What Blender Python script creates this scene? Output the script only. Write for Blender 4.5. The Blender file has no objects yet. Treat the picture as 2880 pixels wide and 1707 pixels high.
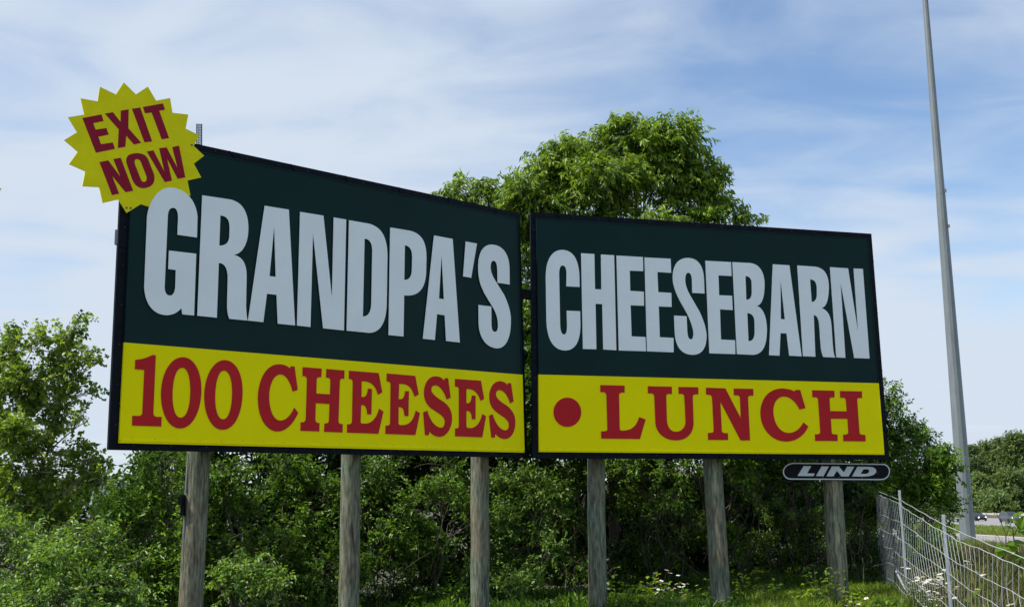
import bpy, math, random
import numpy as np
from mathutils import Vector, Matrix
random.seed(7); rng = np.random.default_rng(11)
S = bpy.context.scene; COL = S.collection
rad = math.radians

# ------------------------------------------------------------------ camera
F, PITCH, ROLL = 3113.36, 0.18087, -0.0159     # focal length in photo pixels (2880 wide)
CZ = 1.65
CAM = np.array([0, 0, CZ])
_cp, _sp = math.cos(PITCH), math.sin(PITCH); _cr, _sr = math.cos(ROLL), math.sin(ROLL)
FWD = np.array([0, _cp, _sp]); _up = np.array([0, -_sp, _cp]); _rt = np.array([1., 0, 0])
RT = _cr*_rt + _sr*_up; UP = -_sr*_rt + _cr*_up
cd = bpy.data.cameras.new('camera'); cam = bpy.data.objects.new('camera', cd); COL.objects.link(cam)
cd.sensor_width = 36; cd.lens = F/2880*36; cd.clip_end = 20000; cd.clip_start = .1
M = Matrix.Identity(4)
for i in range(3):
    M[i][0] = RT[i]; M[i][1] = UP[i]; M[i][2] = -FWD[i]; M[i][3] = CAM[i]
cam.matrix_world = M
S.camera = cam
def ray(px, py): return FWD + RT*(px-1440)/F - UP*(py-853.5)/F
def at(px, py, Y):
    r = ray(px, py); return CAM + r*(Y/r[1])
K = 2880/2504
def V(x, y, Y): return at(x*K, y*K, Y)
def onz(px, py, z):
    r = ray(px, py); return CAM + r*((z-CZ)/r[2])

# ------------------------------------------------------------------ sky, sun, exposure
SUN_AZ, SUN_EL = rad(-107), rad(57)
SUND = Vector((math.sin(SUN_AZ)*math.cos(SUN_EL), math.cos(SUN_AZ)*math.cos(SUN_EL), math.sin(SUN_EL)))
ld = bpy.data.lights.new('sun', 'SUN'); ld.energy = 5.0; ld.angle = rad(.6); ld.color = (1, .95, .86)
so = bpy.data.objects.new('sun', ld); COL.objects.link(so); so.rotation_euler = SUND.to_track_quat('Z', 'Y').to_euler()
W = bpy.data.worlds.new('World'); S.world = W; W.use_nodes = True
nt = W.node_tree; nt.nodes.clear()
def N(t, typ, **kw):
    n = t.nodes.new(typ)
    for k, v in kw.items(): setattr(n, k, v)
    return n
def LK(t, a, b): t.links.new(a, b)
def math_n(t, op, a, b=None, clamp=False):
    n = N(t, 'ShaderNodeMath', operation=op, use_clamp=clamp)
    for i, s in enumerate((a, b)):
        if s is None: continue
        if isinstance(s, (int, float)): n.inputs[i].default_value = s
        else: LK(t, s, n.inputs[i])
    return n.outputs[0]
sky = N(nt, 'ShaderNodeTexSky', sky_type='NISHITA', sun_disc=False, sun_elevation=SUN_EL, sun_rotation=SUN_AZ)
sky.air_density = 1.0; sky.dust_density = .6; sky.ozone_density = 2.0
tc = N(nt, 'ShaderNodeTexCoord')
sep = N(nt, 'ShaderNodeSeparateXYZ'); LK(nt, tc.outputs['Generated'], sep.inputs[0])
zc = math_n(nt, 'MAXIMUM', math_n(nt, 'ADD', sep.outputs[2], .12), .05)
cx = math_n(nt, 'DIVIDE', sep.outputs[0], zc); cy = math_n(nt, 'DIVIDE', sep.outputs[1], zc)
cmb = N(nt, 'ShaderNodeCombineXYZ'); LK(nt, cx, cmb.inputs[0]); LK(nt, cy, cmb.inputs[1])
def cloudnoise(scale, rot, stretch, detail, dist, off):
    mp = N(nt, 'ShaderNodeMapping'); mp.inputs['Rotation'].default_value = (0, 0, rad(rot))
    mp.inputs['Scale'].default_value = (scale, scale*stretch, 1); mp.inputs['Location'].default_value = off
    LK(nt, cmb.outputs[0], mp.inputs[0])
    n = N(nt, 'ShaderNodeTexNoise'); n.inputs['Scale'].default_value = 1; n.inputs['Detail'].default_value = detail
    n.inputs['Roughness'].default_value = .5; n.inputs['Distortion'].default_value = dist
    LK(nt, mp.outputs[0], n.inputs['Vector']); return n.outputs['Fac']
n1 = cloudnoise(.95, 24, 1.25, 5, .3, (3.1, 1.2, 0))
n2 = cloudnoise(2.5, -50, 1.5, 6, .45, (.4, 7.2, 0))
cov = math_n(nt, 'ADD', math_n(nt, 'MULTIPLY', n1, .6), math_n(nt, 'MULTIPLY', n2, .72))
def lobe(px, py, wid, amt):
    d = Vector(ray(px, py)).normalized()
    vm = N(nt, 'ShaderNodeVectorMath', operation='DISTANCE'); LK(nt, tc.outputs['Generated'], vm.inputs[0])
    vm.inputs[1].default_value = d
    q = math_n(nt, 'DIVIDE', vm.outputs['Value'], wid)
    e = math_n(nt, 'EXPONENT', math_n(nt, 'MULTIPLY', math_n(nt, 'MULTIPLY', q, q), -1))
    return math_n(nt, 'MULTIPLY', e, amt)
for a in ((100, 650, .20, .22), (900, 330, .22, .18), (1500, 250, .16, .07), (2300, 300, .2, -.04), (2850, 120, .18, -.05),
          (2580, 700, .09, -.24), (2800, 640, .08, -.16), (100, 350, .08, -.14), (550, 130, .12, -.06), (100, 780, .05, -.16), (2600, 560, .06, .10),
          (2750, 1050, .18, .34), (2300, 1000, .16, .12), (200, 1050, .14, .1), (1100, 480, .07, -.03), (350, 1100, .15, .06), (2500, 900, .08, .1)):
    cov = math_n(nt, 'ADD', cov, lobe(*a))
mr = N(nt, 'ShaderNodeMapRange', interpolation_type='SMOOTHSTEP'); LK(nt, cov, mr.inputs['Value'])
mr.inputs['From Min'].default_value = .40; mr.inputs['From Max'].default_value = .99
hs = N(nt, 'ShaderNodeHueSaturation'); hs.inputs['Saturation'].default_value = 1.05; hs.inputs['Value'].default_value = 1.22; LK(nt, sky.outputs[0], hs.inputs['Color'])
mixc = N(nt, 'ShaderNodeMixRGB'); LK(nt, mr.outputs[0], mixc.inputs[0]); LK(nt, hs.outputs[0], mixc.inputs[1])
mixc.inputs[2].default_value = (4.6, 5.2, 6.0, 1)
bg = N(nt, 'ShaderNodeBackground'); bg.inputs[1].default_value = .145; LK(nt, mixc.outputs[0], bg.inputs[0])
wo = N(nt, 'ShaderNodeOutputWorld'); LK(nt, bg.outputs[0], wo.inputs[0])
S.view_settings.view_transform = 'Standard'; S.view_settings.look = 'None'
S.view_settings.exposure = 0; S.view_settings.gamma = 1
S.render.engine = 'CYCLES'
S.cycles.max_bounces = 4; S.cycles.diffuse_bounces = 2; S.cycles.transmission_bounces = 2; S.cycles.glossy_bounces = 2

# ------------------------------------------------------------------ helpers
MATS = {}
def mat(name, col, rough=.6, var=0., scale=5., stretch=(1, 1, 1), metal=0., spec=.5, bump=0., col2=None, detail=6, emit=None):
    m = bpy.data.materials.new(name); m.use_nodes = True; t = m.node_tree; p = t.nodes['Principled BSDF']
    p.inputs['Roughness'].default_value = rough; p.inputs['Metallic'].default_value = metal
    p.inputs['Specular IOR Level'].default_value = spec
    p.inputs['Base Color'].default_value = (*col, 1)
    if var or col2 or bump:
        c = N(t, 'ShaderNodeTexCoord'); mp = N(t, 'ShaderNodeMapping'); mp.inputs['Scale'].default_value = stretch
        LK(t, c.outputs['Object'], mp.inputs[0])
        n = N(t, 'ShaderNodeTexNoise'); n.inputs['Scale'].default_value = scale; n.inputs['Detail'].default_value = detail
        n.inputs['Roughness'].default_value = .6
        LK(t, mp.outputs[0], n.inputs['Vector'])
        r = N(t, 'ShaderNodeMapRange'); LK(t, n.outputs['Fac'], r.inputs['Value'])
        r.inputs['From Min'].default_value = .35; r.inputs['From Max'].default_value = .65
        mx = N(t, 'ShaderNodeMixRGB'); LK(t, r.outputs[0], mx.inputs[0])
        a = col if col2 is not None else tuple(x*(1-var) for x in col)
        b = col2 if col2 is not None else tuple(min(1, x*(1+var)) for x in col)
        mx.inputs[1].default_value = (*a, 1); mx.inputs[2].default_value = (*b, 1)
        LK(t, mx.outputs[0], p.inputs['Base Color'])
        if bump:
            bn = N(t, 'ShaderNodeBump'); bn.inputs['Strength'].default_value = bump; bn.inputs['Distance'].default_value = .02
            LK(t, n.outputs['Fac'], bn.inputs['Height']); LK(t, bn.outputs[0], p.inputs['Normal'])
    if emit:
        p.inputs['Emission Color'].default_value = (*emit[0], 1); p.inputs['Emission Strength'].default_value = emit[1]
    MATS[name] = m; return m

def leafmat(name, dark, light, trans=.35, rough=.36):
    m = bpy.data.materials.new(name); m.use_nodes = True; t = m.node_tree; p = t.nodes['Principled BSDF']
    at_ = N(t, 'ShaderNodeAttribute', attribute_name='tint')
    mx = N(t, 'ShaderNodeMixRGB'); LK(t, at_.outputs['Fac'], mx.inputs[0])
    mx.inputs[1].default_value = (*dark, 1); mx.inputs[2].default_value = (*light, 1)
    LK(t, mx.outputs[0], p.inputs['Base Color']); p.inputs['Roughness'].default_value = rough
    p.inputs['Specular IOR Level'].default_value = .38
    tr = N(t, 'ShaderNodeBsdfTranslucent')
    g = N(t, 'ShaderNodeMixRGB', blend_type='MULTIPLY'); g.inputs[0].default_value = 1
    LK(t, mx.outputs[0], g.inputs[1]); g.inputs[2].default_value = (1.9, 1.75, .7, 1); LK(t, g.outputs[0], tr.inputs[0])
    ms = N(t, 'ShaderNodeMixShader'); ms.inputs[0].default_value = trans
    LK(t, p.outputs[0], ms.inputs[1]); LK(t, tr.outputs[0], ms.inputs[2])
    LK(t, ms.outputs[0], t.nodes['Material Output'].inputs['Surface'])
    return m

mat('wood', (.07, .072, .056), .85, scale=15, stretch=(2.2, 2.2, .36), col2=(.26, .265, .215), bump=.6, detail=9)
def woodmat():
    m = MATS['wood']; t = m.node_tree; p = t.nodes['Principled BSDF']
    mx = p.inputs['Base Color'].links[0].from_node
    c = N(t, 'ShaderNodeTexCoord')
    # long dark drying checks
    mp = N(t, 'ShaderNodeMapping'); mp.inputs['Scale'].default_value = (20, 20, 1.6); LK(t, c.outputs['Object'], mp.inputs[0])
    n = N(t, 'ShaderNodeTexNoise'); n.inputs['Scale'].default_value = 1; n.inputs['Detail'].default_value = 3; n.inputs['Distortion'].default_value = .6
    LK(t, mp.outputs[0], n.inputs['Vector'])
    r = N(t, 'ShaderNodeMapRange'); LK(t, n.outputs['Fac'], r.inputs['Value']); r.inputs['From Min'].default_value = .30; r.inputs['From Max'].default_value = .40
    m2 = N(t, 'ShaderNodeMixRGB', blend_type='MULTIPLY'); m2.inputs[0].default_value = 1
    LK(t, mx.outputs[0], m2.inputs[1])
    cr = N(t, 'ShaderNodeMixRGB'); LK(t, r.outputs[0], cr.inputs[0]); cr.inputs[1].default_value = (.28, .26, .24, 1); cr.inputs[2].default_value = (1, 1, 1, 1)
    LK(t, cr.outputs[0], m2.inputs[2])
    # broad brown / green weathering
    n3 = N(t, 'ShaderNodeTexNoise'); n3.inputs['Scale'].default_value = 1.6; n3.inputs['Detail'].default_value = 4; LK(t, c.outputs['Object'], n3.inputs['Vector'])
    r3 = N(t, 'ShaderNodeMapRange'); LK(t, n3.outputs['Fac'], r3.inputs['Value']); r3.inputs['From Min'].default_value = .35; r3.inputs['From Max'].default_value = .65
    c3 = N(t, 'ShaderNodeMixRGB'); LK(t, r3.outputs[0], c3.inputs[0]); c3.inputs[1].default_value = (1.0, .88, .72, 1); c3.inputs[2].default_value = (.86, 1.05, .92, 1)
    m3 = N(t, 'ShaderNodeMixRGB', blend_type='MULTIPLY'); m3.inputs[0].default_value = 1
    LK(t, m2.outputs[0], m3.inputs[1]); LK(t, c3.outputs[0], m3.inputs[2]); LK(t, m3.outputs[0], p.inputs['Base Color'])
woodmat()
mat('frame', (.004, .006, .012), .6, var=.3, scale=9, spec=.12)
mat('beam', (.03, .026, .02), .85, var=.3, scale=8)
mat('green', (.005, .026, .025), .3, var=.10, scale=1.1, spec=.09)
mat('yellow', (.97, .85, .0), .38, var=.03, scale=1.3, spec=.05)
mat('white', (.90, .93, .95), .42, var=.025, scale=2.0, spec=.2)
mat('red', (.53, .013, .018), .4, var=.05, scale=3, spec=.14)
mat('starback', (.84, .75, .005), .6, var=.06, scale=4, spec=.1)
mat('starred', (.30, .012, .034), .6, var=.06, scale=5, spec=.1)
mat('plaque', (.003, .004, .008), .5, var=.2, scale=8, spec=.12)
mat('platewhite', (.62, .65, .68), .45, var=.04, scale=8)
mat('bolt', (.3, .31, .33), .45, metal=.7)
mat('steel', (.205, .23, .24), .55, var=.12, scale=3, stretch=(1, 1, .3), metal=.25)
mat('steeldark', (.10, .12, .14), .5, metal=.5)
mat('galv', (.42, .45, .48), .5, var=.12, scale=14, metal=.3)
mat('wire', (.56, .60, .60), .5, var=.2, scale=14, metal=.3)
mat('bark', (.10, .085, .065), .9, var=.35, scale=12, stretch=(1, 1, .3), bump=.4)
mat('palebark', (.30, .27, .22), .85, var=.25, scale=9, bump=.3)
mat('vine', (.10, .075, .055), .9, var=.3, scale=20)
mat('asphalt', (.27, .255, .255), .9, var=.07, scale=.5)
mat('line', (.7, .7, .7), .8); mat('yline', (.62, .48, .22), .8, var=.1, scale=2)
mat('concrete', (.55, .50, .44), .9, var=.12, scale=.6)
mat('soil', (.13, .10, .07), .95, var=.4, scale=3)
mat('carblack', (.01, .011, .014), .25, spec=.6); mat('cargrey', (.10, .11, .12), .3, metal=.4)
mat('glass', (.03, .04, .05), .1, spec=.8); mat('rubber', (.012, .012, .012), .8)
mat('headlamp', (.9, .9, .9), .3, emit=((1, .98, .92), 2.5))
mat('petal', (.85, .85, .82), .6); mat('disc', (.75, .42, .02), .7)
mat('siding', (.34, .40, .46), .6, var=.06, scale=.8, stretch=(6, 6, .1)); mat('roofdark', (.10, .10, .12), .6); mat('palewall', (.7, .7, .68), .7, var=.05)
L_WILLOW = leafmat('leaf_long', (.018, .066, .007), (.27, .41, .045), .40)
L_SHRUB = leafmat('leaf_shrub', (.008, .042, .005), (.19, .35, .035), .38)
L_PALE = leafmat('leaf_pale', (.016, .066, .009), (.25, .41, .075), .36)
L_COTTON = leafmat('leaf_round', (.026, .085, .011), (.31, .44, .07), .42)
L_FAR = leafmat('leaf_far', (.055, .10, .035), (.19, .27, .085), .30, .6)
L_BRIGHT = leafmat('leaf_bright', (.13, .23, .014), (.33, .48, .04), .45)
L_GRASS = leafmat('grass_blade', (.06, .11, .018), (.25, .32, .06), .35, .5)
L_DRY = leafmat('grass_dry', (.13, .13, .055), (.36, .31, .16), .3, .6)

def tag(o, label=None, cat=None, group=None, kind=None):
    for k, v in (('label', label), ('category', cat), ('group', group), ('kind', kind)):
        if v: o[k] = v
    return o
def empty(name, loc=(0, 0, 0)):
    o = bpy.data.objects.new(name, None); COL.objects.link(o); o.location = loc; return o
def link(name, me, parent=None, mats=()):
    for m in mats: me.materials.append(MATS[m] if isinstance(m, str) else m)
    o = bpy.data.objects.new(name, me); COL.objects.link(o)
    if parent is not None:
        o.parent = parent; o.matrix_parent_inverse = Matrix.Translation(parent.location).inverted()
    return o
class MB:
    """collects world-space polygons"""
    def __init__(s): s.v = []; s.f = []; s.m = []; s.s = []
    def add(s, vs, fs, mi=0, smooth=False):
        b = len(s.v); s.v += [tuple(map(float, p)) for p in vs]; s.f += [tuple(b+i for i in f) for f in fs]
        s.m += [mi]*len(fs); s.s += [smooth]*len(fs)
    def hexa(s, c, mi=0):   # 8 corners: bottom 4 ccw, top 4 ccw
        s.add(c, [(3, 2, 1, 0), (4, 5, 6, 7), (0, 1, 5, 4), (1, 2, 6, 5), (2, 3, 7, 6), (3, 0, 4, 7)], mi)
    def box(s, c, sz, ax=None, mi=0):
        ax = ax if ax is not None else np.eye(3); c = np.array(c, float); h = np.array(sz)/2
        P = [c + ax[0]*h[0]*a + ax[1]*h[1]*b + ax[2]*h[2]*d for d in (-1, 1) for a, b in ((-1, -1), (1, -1), (1, 1), (-1, 1))]
        s.hexa(P, mi)
    def tube(s, pts, r, n=6, mi=0, cap=True, smooth=True):
        pts = [np.array(p, float) for p in pts]; r = list(r) if hasattr(r, '__len__') else [r]*len(pts)
        vs = []
        for i, p in enumerate(pts):
            d = pts[min(i+1, len(pts)-1)] - pts[max(i-1, 0)]; d = d/(np.linalg.norm(d)+1e-9)
            a = np.cross(d, [0, 0, 1.]) if abs(d[2]) < .9 else np.cross(d, [1., 0, 0]); a /= np.linalg.norm(a); b = np.cross(d, a)
            for k in range(n):
                t = 2*math.pi*k/n; vs.append(p + r[i]*(a*math.cos(t)+b*math.sin(t)))
        fs = [(i*n+k, i*n+(k+1) % n, (i+1)*n+(k+1) % n, (i+1)*n+k) for i in range(len(pts)-1) for k in range(n)]
        s.add(vs, fs, mi, smooth)
        if cap:
            s.add(vs[:n], [tuple(range(n))[::-1]], mi); s.add(vs[-n:], [tuple(range(n))], mi)
    def build(s, name, mats, parent=None, origin=None):
        me = bpy.data.meshes.new(name)
        o_ = np.array(origin if origin is not None else (parent.location if parent is not None else (0, 0, 0)), float)
        me.from_pydata([tuple(np.array(p)-o_) for p in s.v], [], s.f)
        me.polygons.foreach_set('material_index', s.m); me.polygons.foreach_set('use_smooth', s.s); me.update()
        for m in (mats if isinstance(mats, (list, tuple)) else [mats]): me.materials.append(MATS[m] if isinstance(m, str) else m)
        o = bpy.data.objects.new(name, me); COL.objects.link(o)
        if parent is not None: o.parent = parent
        else: o.location = o_
        return o

# ------------------------------------------------------------------ road geometry and terrain
RZ = -2.4
a0 = onz(2748, 1503, RZ); a1 = onz(2880, 1511, RZ)
RD = (a0-a1)[:2]; RD = RD/np.linalg.norm(RD)        # direction of the highway, away from camera
RN = np.array([RD[1], -RD[0]])                       # to the far side
if RN @ np.array([0, 1.]) < 0: RN = -RN
def sdist(p): return (np.asarray(p)[..., :2]-a1[:2]) @ RN
E_near = sdist(onz(2868, 1540, RZ)); E_nf = 0.; E_fn = sdist(onz(2760, 1480, RZ)); E_ff = sdist(onz(2760, 1456.5, RZ))
print('ROAD', a1, RD, RN, E_near, E_fn, E_ff)
def gz(x, y):
    x = np.asarray(x, float); y = np.asarray(y, float)
    s = (x-a1[0])*RN[0] + (y-a1[1])*RN[1]
    near = E_near-1.6; start = near-29
    t = np.clip((s-start)/(near-start), 0, 1); t = t*t*(3-2*t)
    d = np.hypot(x, y-10)
    bump = .05*np.sin(x*.9+1.3)*np.cos(y*.7)+.03*np.sin(x*2.3+y*1.7)
    return RZ*t + bump*np.clip(1-(d-10)/30, 0, 1)*(1-t)
print('GZ lamp', gz(*at(2722, 1530, 50)[:2]))
xs = np.unique(np.concatenate([np.linspace(-3000, -80, 12), np.linspace(-80, 160, 200), np.linspace(160, 3000, 14)]))
ys = np.unique(np.concatenate([np.linspace(-600, -10, 6), np.linspace(-10, 200, 180), np.linspace(200, 5000, 14)]))
X, Y = np.meshgrid(xs, ys); Z = gz(X, Y); nx, ny = len(xs), len(ys)
me = bpy.data.meshes.new('ground'); vv = np.stack([X, Y, Z], -1).reshape(-1, 3)
fi = [(j*nx+i, j*nx+i+1, (j+1)*nx+i+1, (j+1)*nx+i) for j in range(ny-1) for i in range(nx-1)]
me.from_pydata(vv.tolist(), [], fi)
mat('ground', (.035, .045, .014), .95, scale=.9, col2=(.11, .11, .05), detail=9, bump=.6)
tag(link('ground', me, mats=['ground']), kind='structure')
def strip(name, s0, s1, z, m, t0=-900, t1=900):
    b = MB(); o = a1[:2]
    P = [o+RN*s0+RD*t0, o+RN*s1+RD*t0, o+RN*s1+RD*t1, o+RN*s0+RD*t1]
    b.add([(*p, z) for p in P], [(0, 1, 2, 3)]); return tag(b.build(name, m), kind='structure')
strip('road', E_near-1.5, E_nf, RZ+.06, 'asphalt'); strip('road', E_fn, E_ff, RZ+.06, 'asphalt')
strip('edge_line', E_near, E_near+.25, RZ+.07, 'line'); strip('yellow_edge_line', -1.6, -.9, RZ+.07, 'yline')
strip('edge_line', E_fn+1.5, E_fn+1.9, RZ+.07, 'line'); strip('edge_line', E_ff-3, E_ff-2.6, RZ+.07, 'line')
lm = MB()
for k in range(-20, 40):
    for q in (.36, .68):
        s_ = E_fn+(E_ff-E_fn)*q; p = a1[:2]+RN*s_+RD*k*12
        lm.add([(*(p+RN*.0), RZ+.07), (*(p+RN*.18), RZ+.07), (*(p+RN*.18+RD*3), RZ+.07), (*(p+RD*3), RZ+.07)], [(0, 1, 2, 3)])
tag(lm.build('lane_markings', 'line'), kind='structure')

# ------------------------------------------------------------------ outline language -> mesh
def flat(path):
    out = []; tk = path.replace('M', ' M').replace('L', ' L').replace('Q', ' Q').replace('C', ' C').replace('Z', ' Z').split()
    cur = []; pts = []; cmd = None; buf = []
    def P(s): a, b = s.split(','); return np.array([float(a), float(b)])
    for w in tk:
        if w[0] in 'MLQCZ':
            cmd = w[0]; buf = []
            if cmd == 'Z': out.append(pts); pts = []; continue
            w = w[1:]
            if not w: continue
        buf.append(P(w))
        if cmd in 'ML': pts.append(buf[0]); buf = []
        elif cmd == 'Q' and len(buf) == 2:
            p0 = pts[-1]
            for i in range(1, 9):
                t = i/8; pts.append((1-t)**2*p0+2*t*(1-t)*buf[0]+t*t*buf[1])
            buf = []
        elif cmd == 'C' and len(buf) == 3:
            p0 = pts[-1]
            for i in range(1, 15):
                t = i/14; pts.append((1-t)**3*p0+3*t*(1-t)**2*buf[0]+3*t*t*(1-t)*buf[1]+t**3*buf[2])
            buf = []
    return out
class Plane:
    def __init__(s, yaw, o):
        s.d = np.array([math.sin(yaw), math.cos(yaw), 0]); s.n = np.array([s.d[1], -s.d[0], 0])
        if s.n[1] > 0: s.n = -s.n
        s.o = np.array(o, float)+[0, 0, CZ]
    def hit(s, px, py, off=0.):
        r = ray(px, py); q = s.o+s.n*off; return CAM + r*(((q-CAM)@s.n)/(r@s.n))
    def uv(s, p): q = p-s.o; return q@s.d, q[2]
    def pt(s, u, v, off): return s.o + s.d*u + np.array([0, 0, v]) + s.n*off
def fill_outline(loops, thick):
    c = bpy.data.curves.new('tmp', 'CURVE'); c.dimensions = '2D'; c.fill_mode = 'BOTH'; c.extrude = thick/2
    for lp in loops:
        sp = c.splines.new('POLY'); L = [lp[0]]
        for p in lp[1:]:
            if np.linalg.norm(np.array(p)-L[-1]) > 1e-4: L.append(p)
        if np.linalg.norm(np.array(L[-1])-L[0]) < 1e-4: L.pop()
        sp.points.add(len(L)-1)
        for q, p in zip(sp.points, L): q.co = (p[0], p[1], 0, 1)
        sp.use_cyclic_u = True
    o = bpy.data.objects.new('tmp', c); COL.objects.link(o); bpy.context.view_layer.update()
    m = o.to_mesh(); vs = [tuple(v.co) for v in m.vertices]; fs = [tuple(p.vertices) for p in m.polygons]
    o.to_mesh_clear(); bpy.data.objects.remove(o); bpy.data.curves.remove(c)
    return vs, fs
def lettering(name, plane, zoom, paths, off, thick, m, parent):
    """zoom = scale, ox, oy of the measured outlines; off = distance of the FRONT face from the plane"""
    mb = MB(); sc, ox, oy = zoom if zoom else (1, 0, 0)
    for p in paths:
        z = (sc, ox, oy)
        if isinstance(p, tuple): z, p = p
        loops = [[plane.uv(plane.hit(z[1]+q[0]/z[0], z[2]+q[1]/z[0], off)) for q in lp] for lp in flat(p)]
        vs, fs = fill_outline(loops, thick)
        mb.add([plane.pt(a, b, off-thick/2+c) for a, b, c in vs], fs)
    return mb.build(name, m, parent)

PL = Plane(0.85389, (-4.42359, 12.12761, 0.67668)); PR = Plane(1.27342, (0.27992, 16.01854, 0.65442))
ZE = (4.9472, 200, 270); ZG = (3.0917, 380, 500); ZD = (3.0917, 900, 560); ZC = (2.12, 1400, 600)
Z1 = (4.1733, 350, 960); Z2 = (4.1733, 900, 1000); Z3 = (5.008, 1500, 1050); Z4 = (4.8154, 1980, 1050); ZL = (5.4435, 2100, 1280)
T_EXIT = ["M158,310 L424,259 L452,352 L308,381 L342,470 L492,448 L524,540 L380,568 L416,673 L580,648 L611,738 L346,791 Z",
 "M470,247 L583,228 L690,365 L692,207 L801,188 L797,450 L977,654 L877,678 L768,553 L755,708 L652,727 L664,467 Z",
 "M848,181 L962,163 L1129,634 L1022,648 Z", "M1000,156 L1278,106 L1308,194 L1226,208 L1364,588 L1262,606 L1122,233 L1030,244 Z",
 "M396,921 L517,898 L690,1130 L588,880 L690,860 L864,1320 L758,1340 L570,1110 L669,1360 L570,1380 Z",
 "M768,890 Q770,800 920,797 Q1035,800 1070,880 L1155,1090 Q1190,1270 1010,1285 Q900,1285 850,1160 L780,960 Q766,920 768,890 Z M884,915 Q888,880 915,880 Q950,880 970,915 L1050,1120 Q1062,1195 1015,1197 Q985,1197 970,1160 L888,950 Q883,930 884,915 Z",
 "M1054,775 L1145,757 L1300,1055 L1226,730 L1328,716 L1482,1005 L1408,712 L1502,693 L1590,1133 L1485,1155 L1335,870 L1404,1180 L1304,1200 Z"]
T_GR = [(ZG, p) for p in (
 "M300,86 C420,85 530,180 543,340 L538,520 L368,496 L374,350 Q374,262 330,262 Q284,262 284,350 L257,950 Q258,1022 303,1024 Q346,1022 350,940 L354,802 L288,794 L295,633 L532,661 L513,1197 L411,1187 L403,1133 C370,1170 330,1195 270,1194 C150,1190 80,1080 80,940 L104,340 C120,200 200,90 300,86 Z",
 "M584,153 L830,190 C940,215 985,310 985,440 C985,560 940,665 855,670 C930,685 968,740 970,850 L965,1110 Q968,1200 978,1241 L820,1226 Q800,1180 800,1100 L806,870 Q805,745 728,740 L711,1216 L541,1199 Z M742,328 Q822,335 822,430 L820,510 Q815,592 732,590 Z",
 "M1127,244 L1337,278 L1391,1283 L1241,1268 L1230,1018 L1147,1008 L1115,1255 L982,1241 Z M1210,418 L1223,861 L1169,855 Z",
 "M1435,297 L1638,330 L1712,1048 L1727,346 L1836,364 L1816,1327 L1635,1308 L1547,478 L1525,1297 L1408,1284 Z")] + [(ZD, p) for p in (
 "M253,184 L420,213 C540,240 587,340 587,500 L580,920 C575,1060 530,1165 425,1162 L232,1143 Z M388,344 Q455,350 455,450 L447,900 Q445,1022 373,1020 Z",
 "M611,247 L780,275 C890,300 928,380 926,520 L923,640 C915,790 850,850 732,837 L726,1194 L596,1181 Z M738,402 Q802,410 802,500 L800,610 Q798,705 733,703 Z",
 "M992,316 L1154,347 L1216,1246 L1097,1233 L1085,1010 L1018,1000 L999,1224 L895,1213 Z M1058,475 L1078,870 L1035,864 Z",
 "M1267,369 L1365,387 L1315,684 L1245,672 Z",
 "M1485,396 C1590,395 1645,480 1648,600 L1650,743 L1544,727 L1543,620 Q1540,538 1510,536 Q1484,538 1484,590 Q1484,650 1535,725 L1600,830 C1645,920 1662,1000 1660,1060 C1660,1200 1620,1298 1540,1297 C1440,1290 1385,1200 1380,1080 L1378,920 L1490,934 L1491,1090 Q1492,1153 1522,1154 Q1549,1153 1549,1095 Q1545,1000 1500,935 L1430,820 C1390,740 1376,680 1376,590 C1376,480 1410,400 1485,396 Z")]
T_CH = ["M385,218 C460,222 484,290 487,380 L488,439 L409,435 L410,370 Q412,311 386,311 Q366,311 366,365 L372,665 Q374,722 396,722 Q414,722 413,665 L411,580 L491,583 L493,665 C492,760 465,815 405,817 C330,817 294,750 290,640 L286,380 C286,280 320,218 385,218 Z",
 "M497,238 L576,243 L580,452 L618,454 L615,246 L694,250 L707,816 L629,811 L623,541 L583,539 L588,810 L508,808 Z",
 "M708,252 L866,261 L867,345 L787,342 L790,462 L871,467 L872,551 L792,548 L798,733 L881,737 L884,822 L722,817 Z",
 "M875,263 L1031,271 L1034,355 L952,350 L957,470 L1035,474 L1037,558 L960,555 L966,738 L1048,742 L1049,828 L890,822 Z",
 "M1135,266 C1200,268 1228,320 1230,400 L1233,478 L1160,474 L1158,400 Q1156,355 1136,354 Q1118,355 1118,400 Q1120,440 1145,485 L1200,580 C1230,640 1244,690 1245,730 C1245,800 1220,842 1163,843 C1090,842 1058,790 1055,700 L1051,609 L1126,613 L1130,700 Q1132,750 1152,751 Q1167,750 1167,712 Q1163,670 1130,600 L1085,520 C1055,460 1042,420 1043,375 C1046,300 1080,266 1135,266 Z",
 "M1238,283 L1391,291 L1394,374 L1316,370 L1320,488 L1397,491 L1401,577 L1325,572 L1331,752 L1415,756 L1417,839 L1262,834 Z",
 "M1399,291 L1500,296 C1560,300 1592,350 1591,430 C1590,500 1575,545 1545,552 C1585,565 1603,620 1605,690 C1605,790 1580,842 1520,843 L1426,839 Z M1477,374 Q1514,375 1514,420 L1515,470 Q1515,516 1482,515 Z M1488,594 Q1530,598 1531,645 L1532,710 Q1530,763 1495,762 Z",
 "M1640,304 L1739,310 L1812,852 L1738,848 L1722,716 L1686,714 L1680,848 L1618,845 Z M1686,390 L1712,632 L1688,630 Z",
 "M1786,311 L1890,318 C1950,325 1972,370 1974,430 C1975,510 1960,560 1930,564 C1970,580 1985,610 1990,670 L1998,790 Q2002,840 2012,859 L1942,856 Q1928,830 1925,780 L1918,680 Q1915,608 1884,606 L1894,854 L1820,851 Z M1862,393 Q1900,396 1902,440 L1903,480 Q1903,528 1872,528 Z",
 "M1981,321 L2089,328 L2149,712 L2122,329 L2177,331 L2217,865 L2126,862 L2044,410 L2073,861 L2019,858 Z"]
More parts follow.
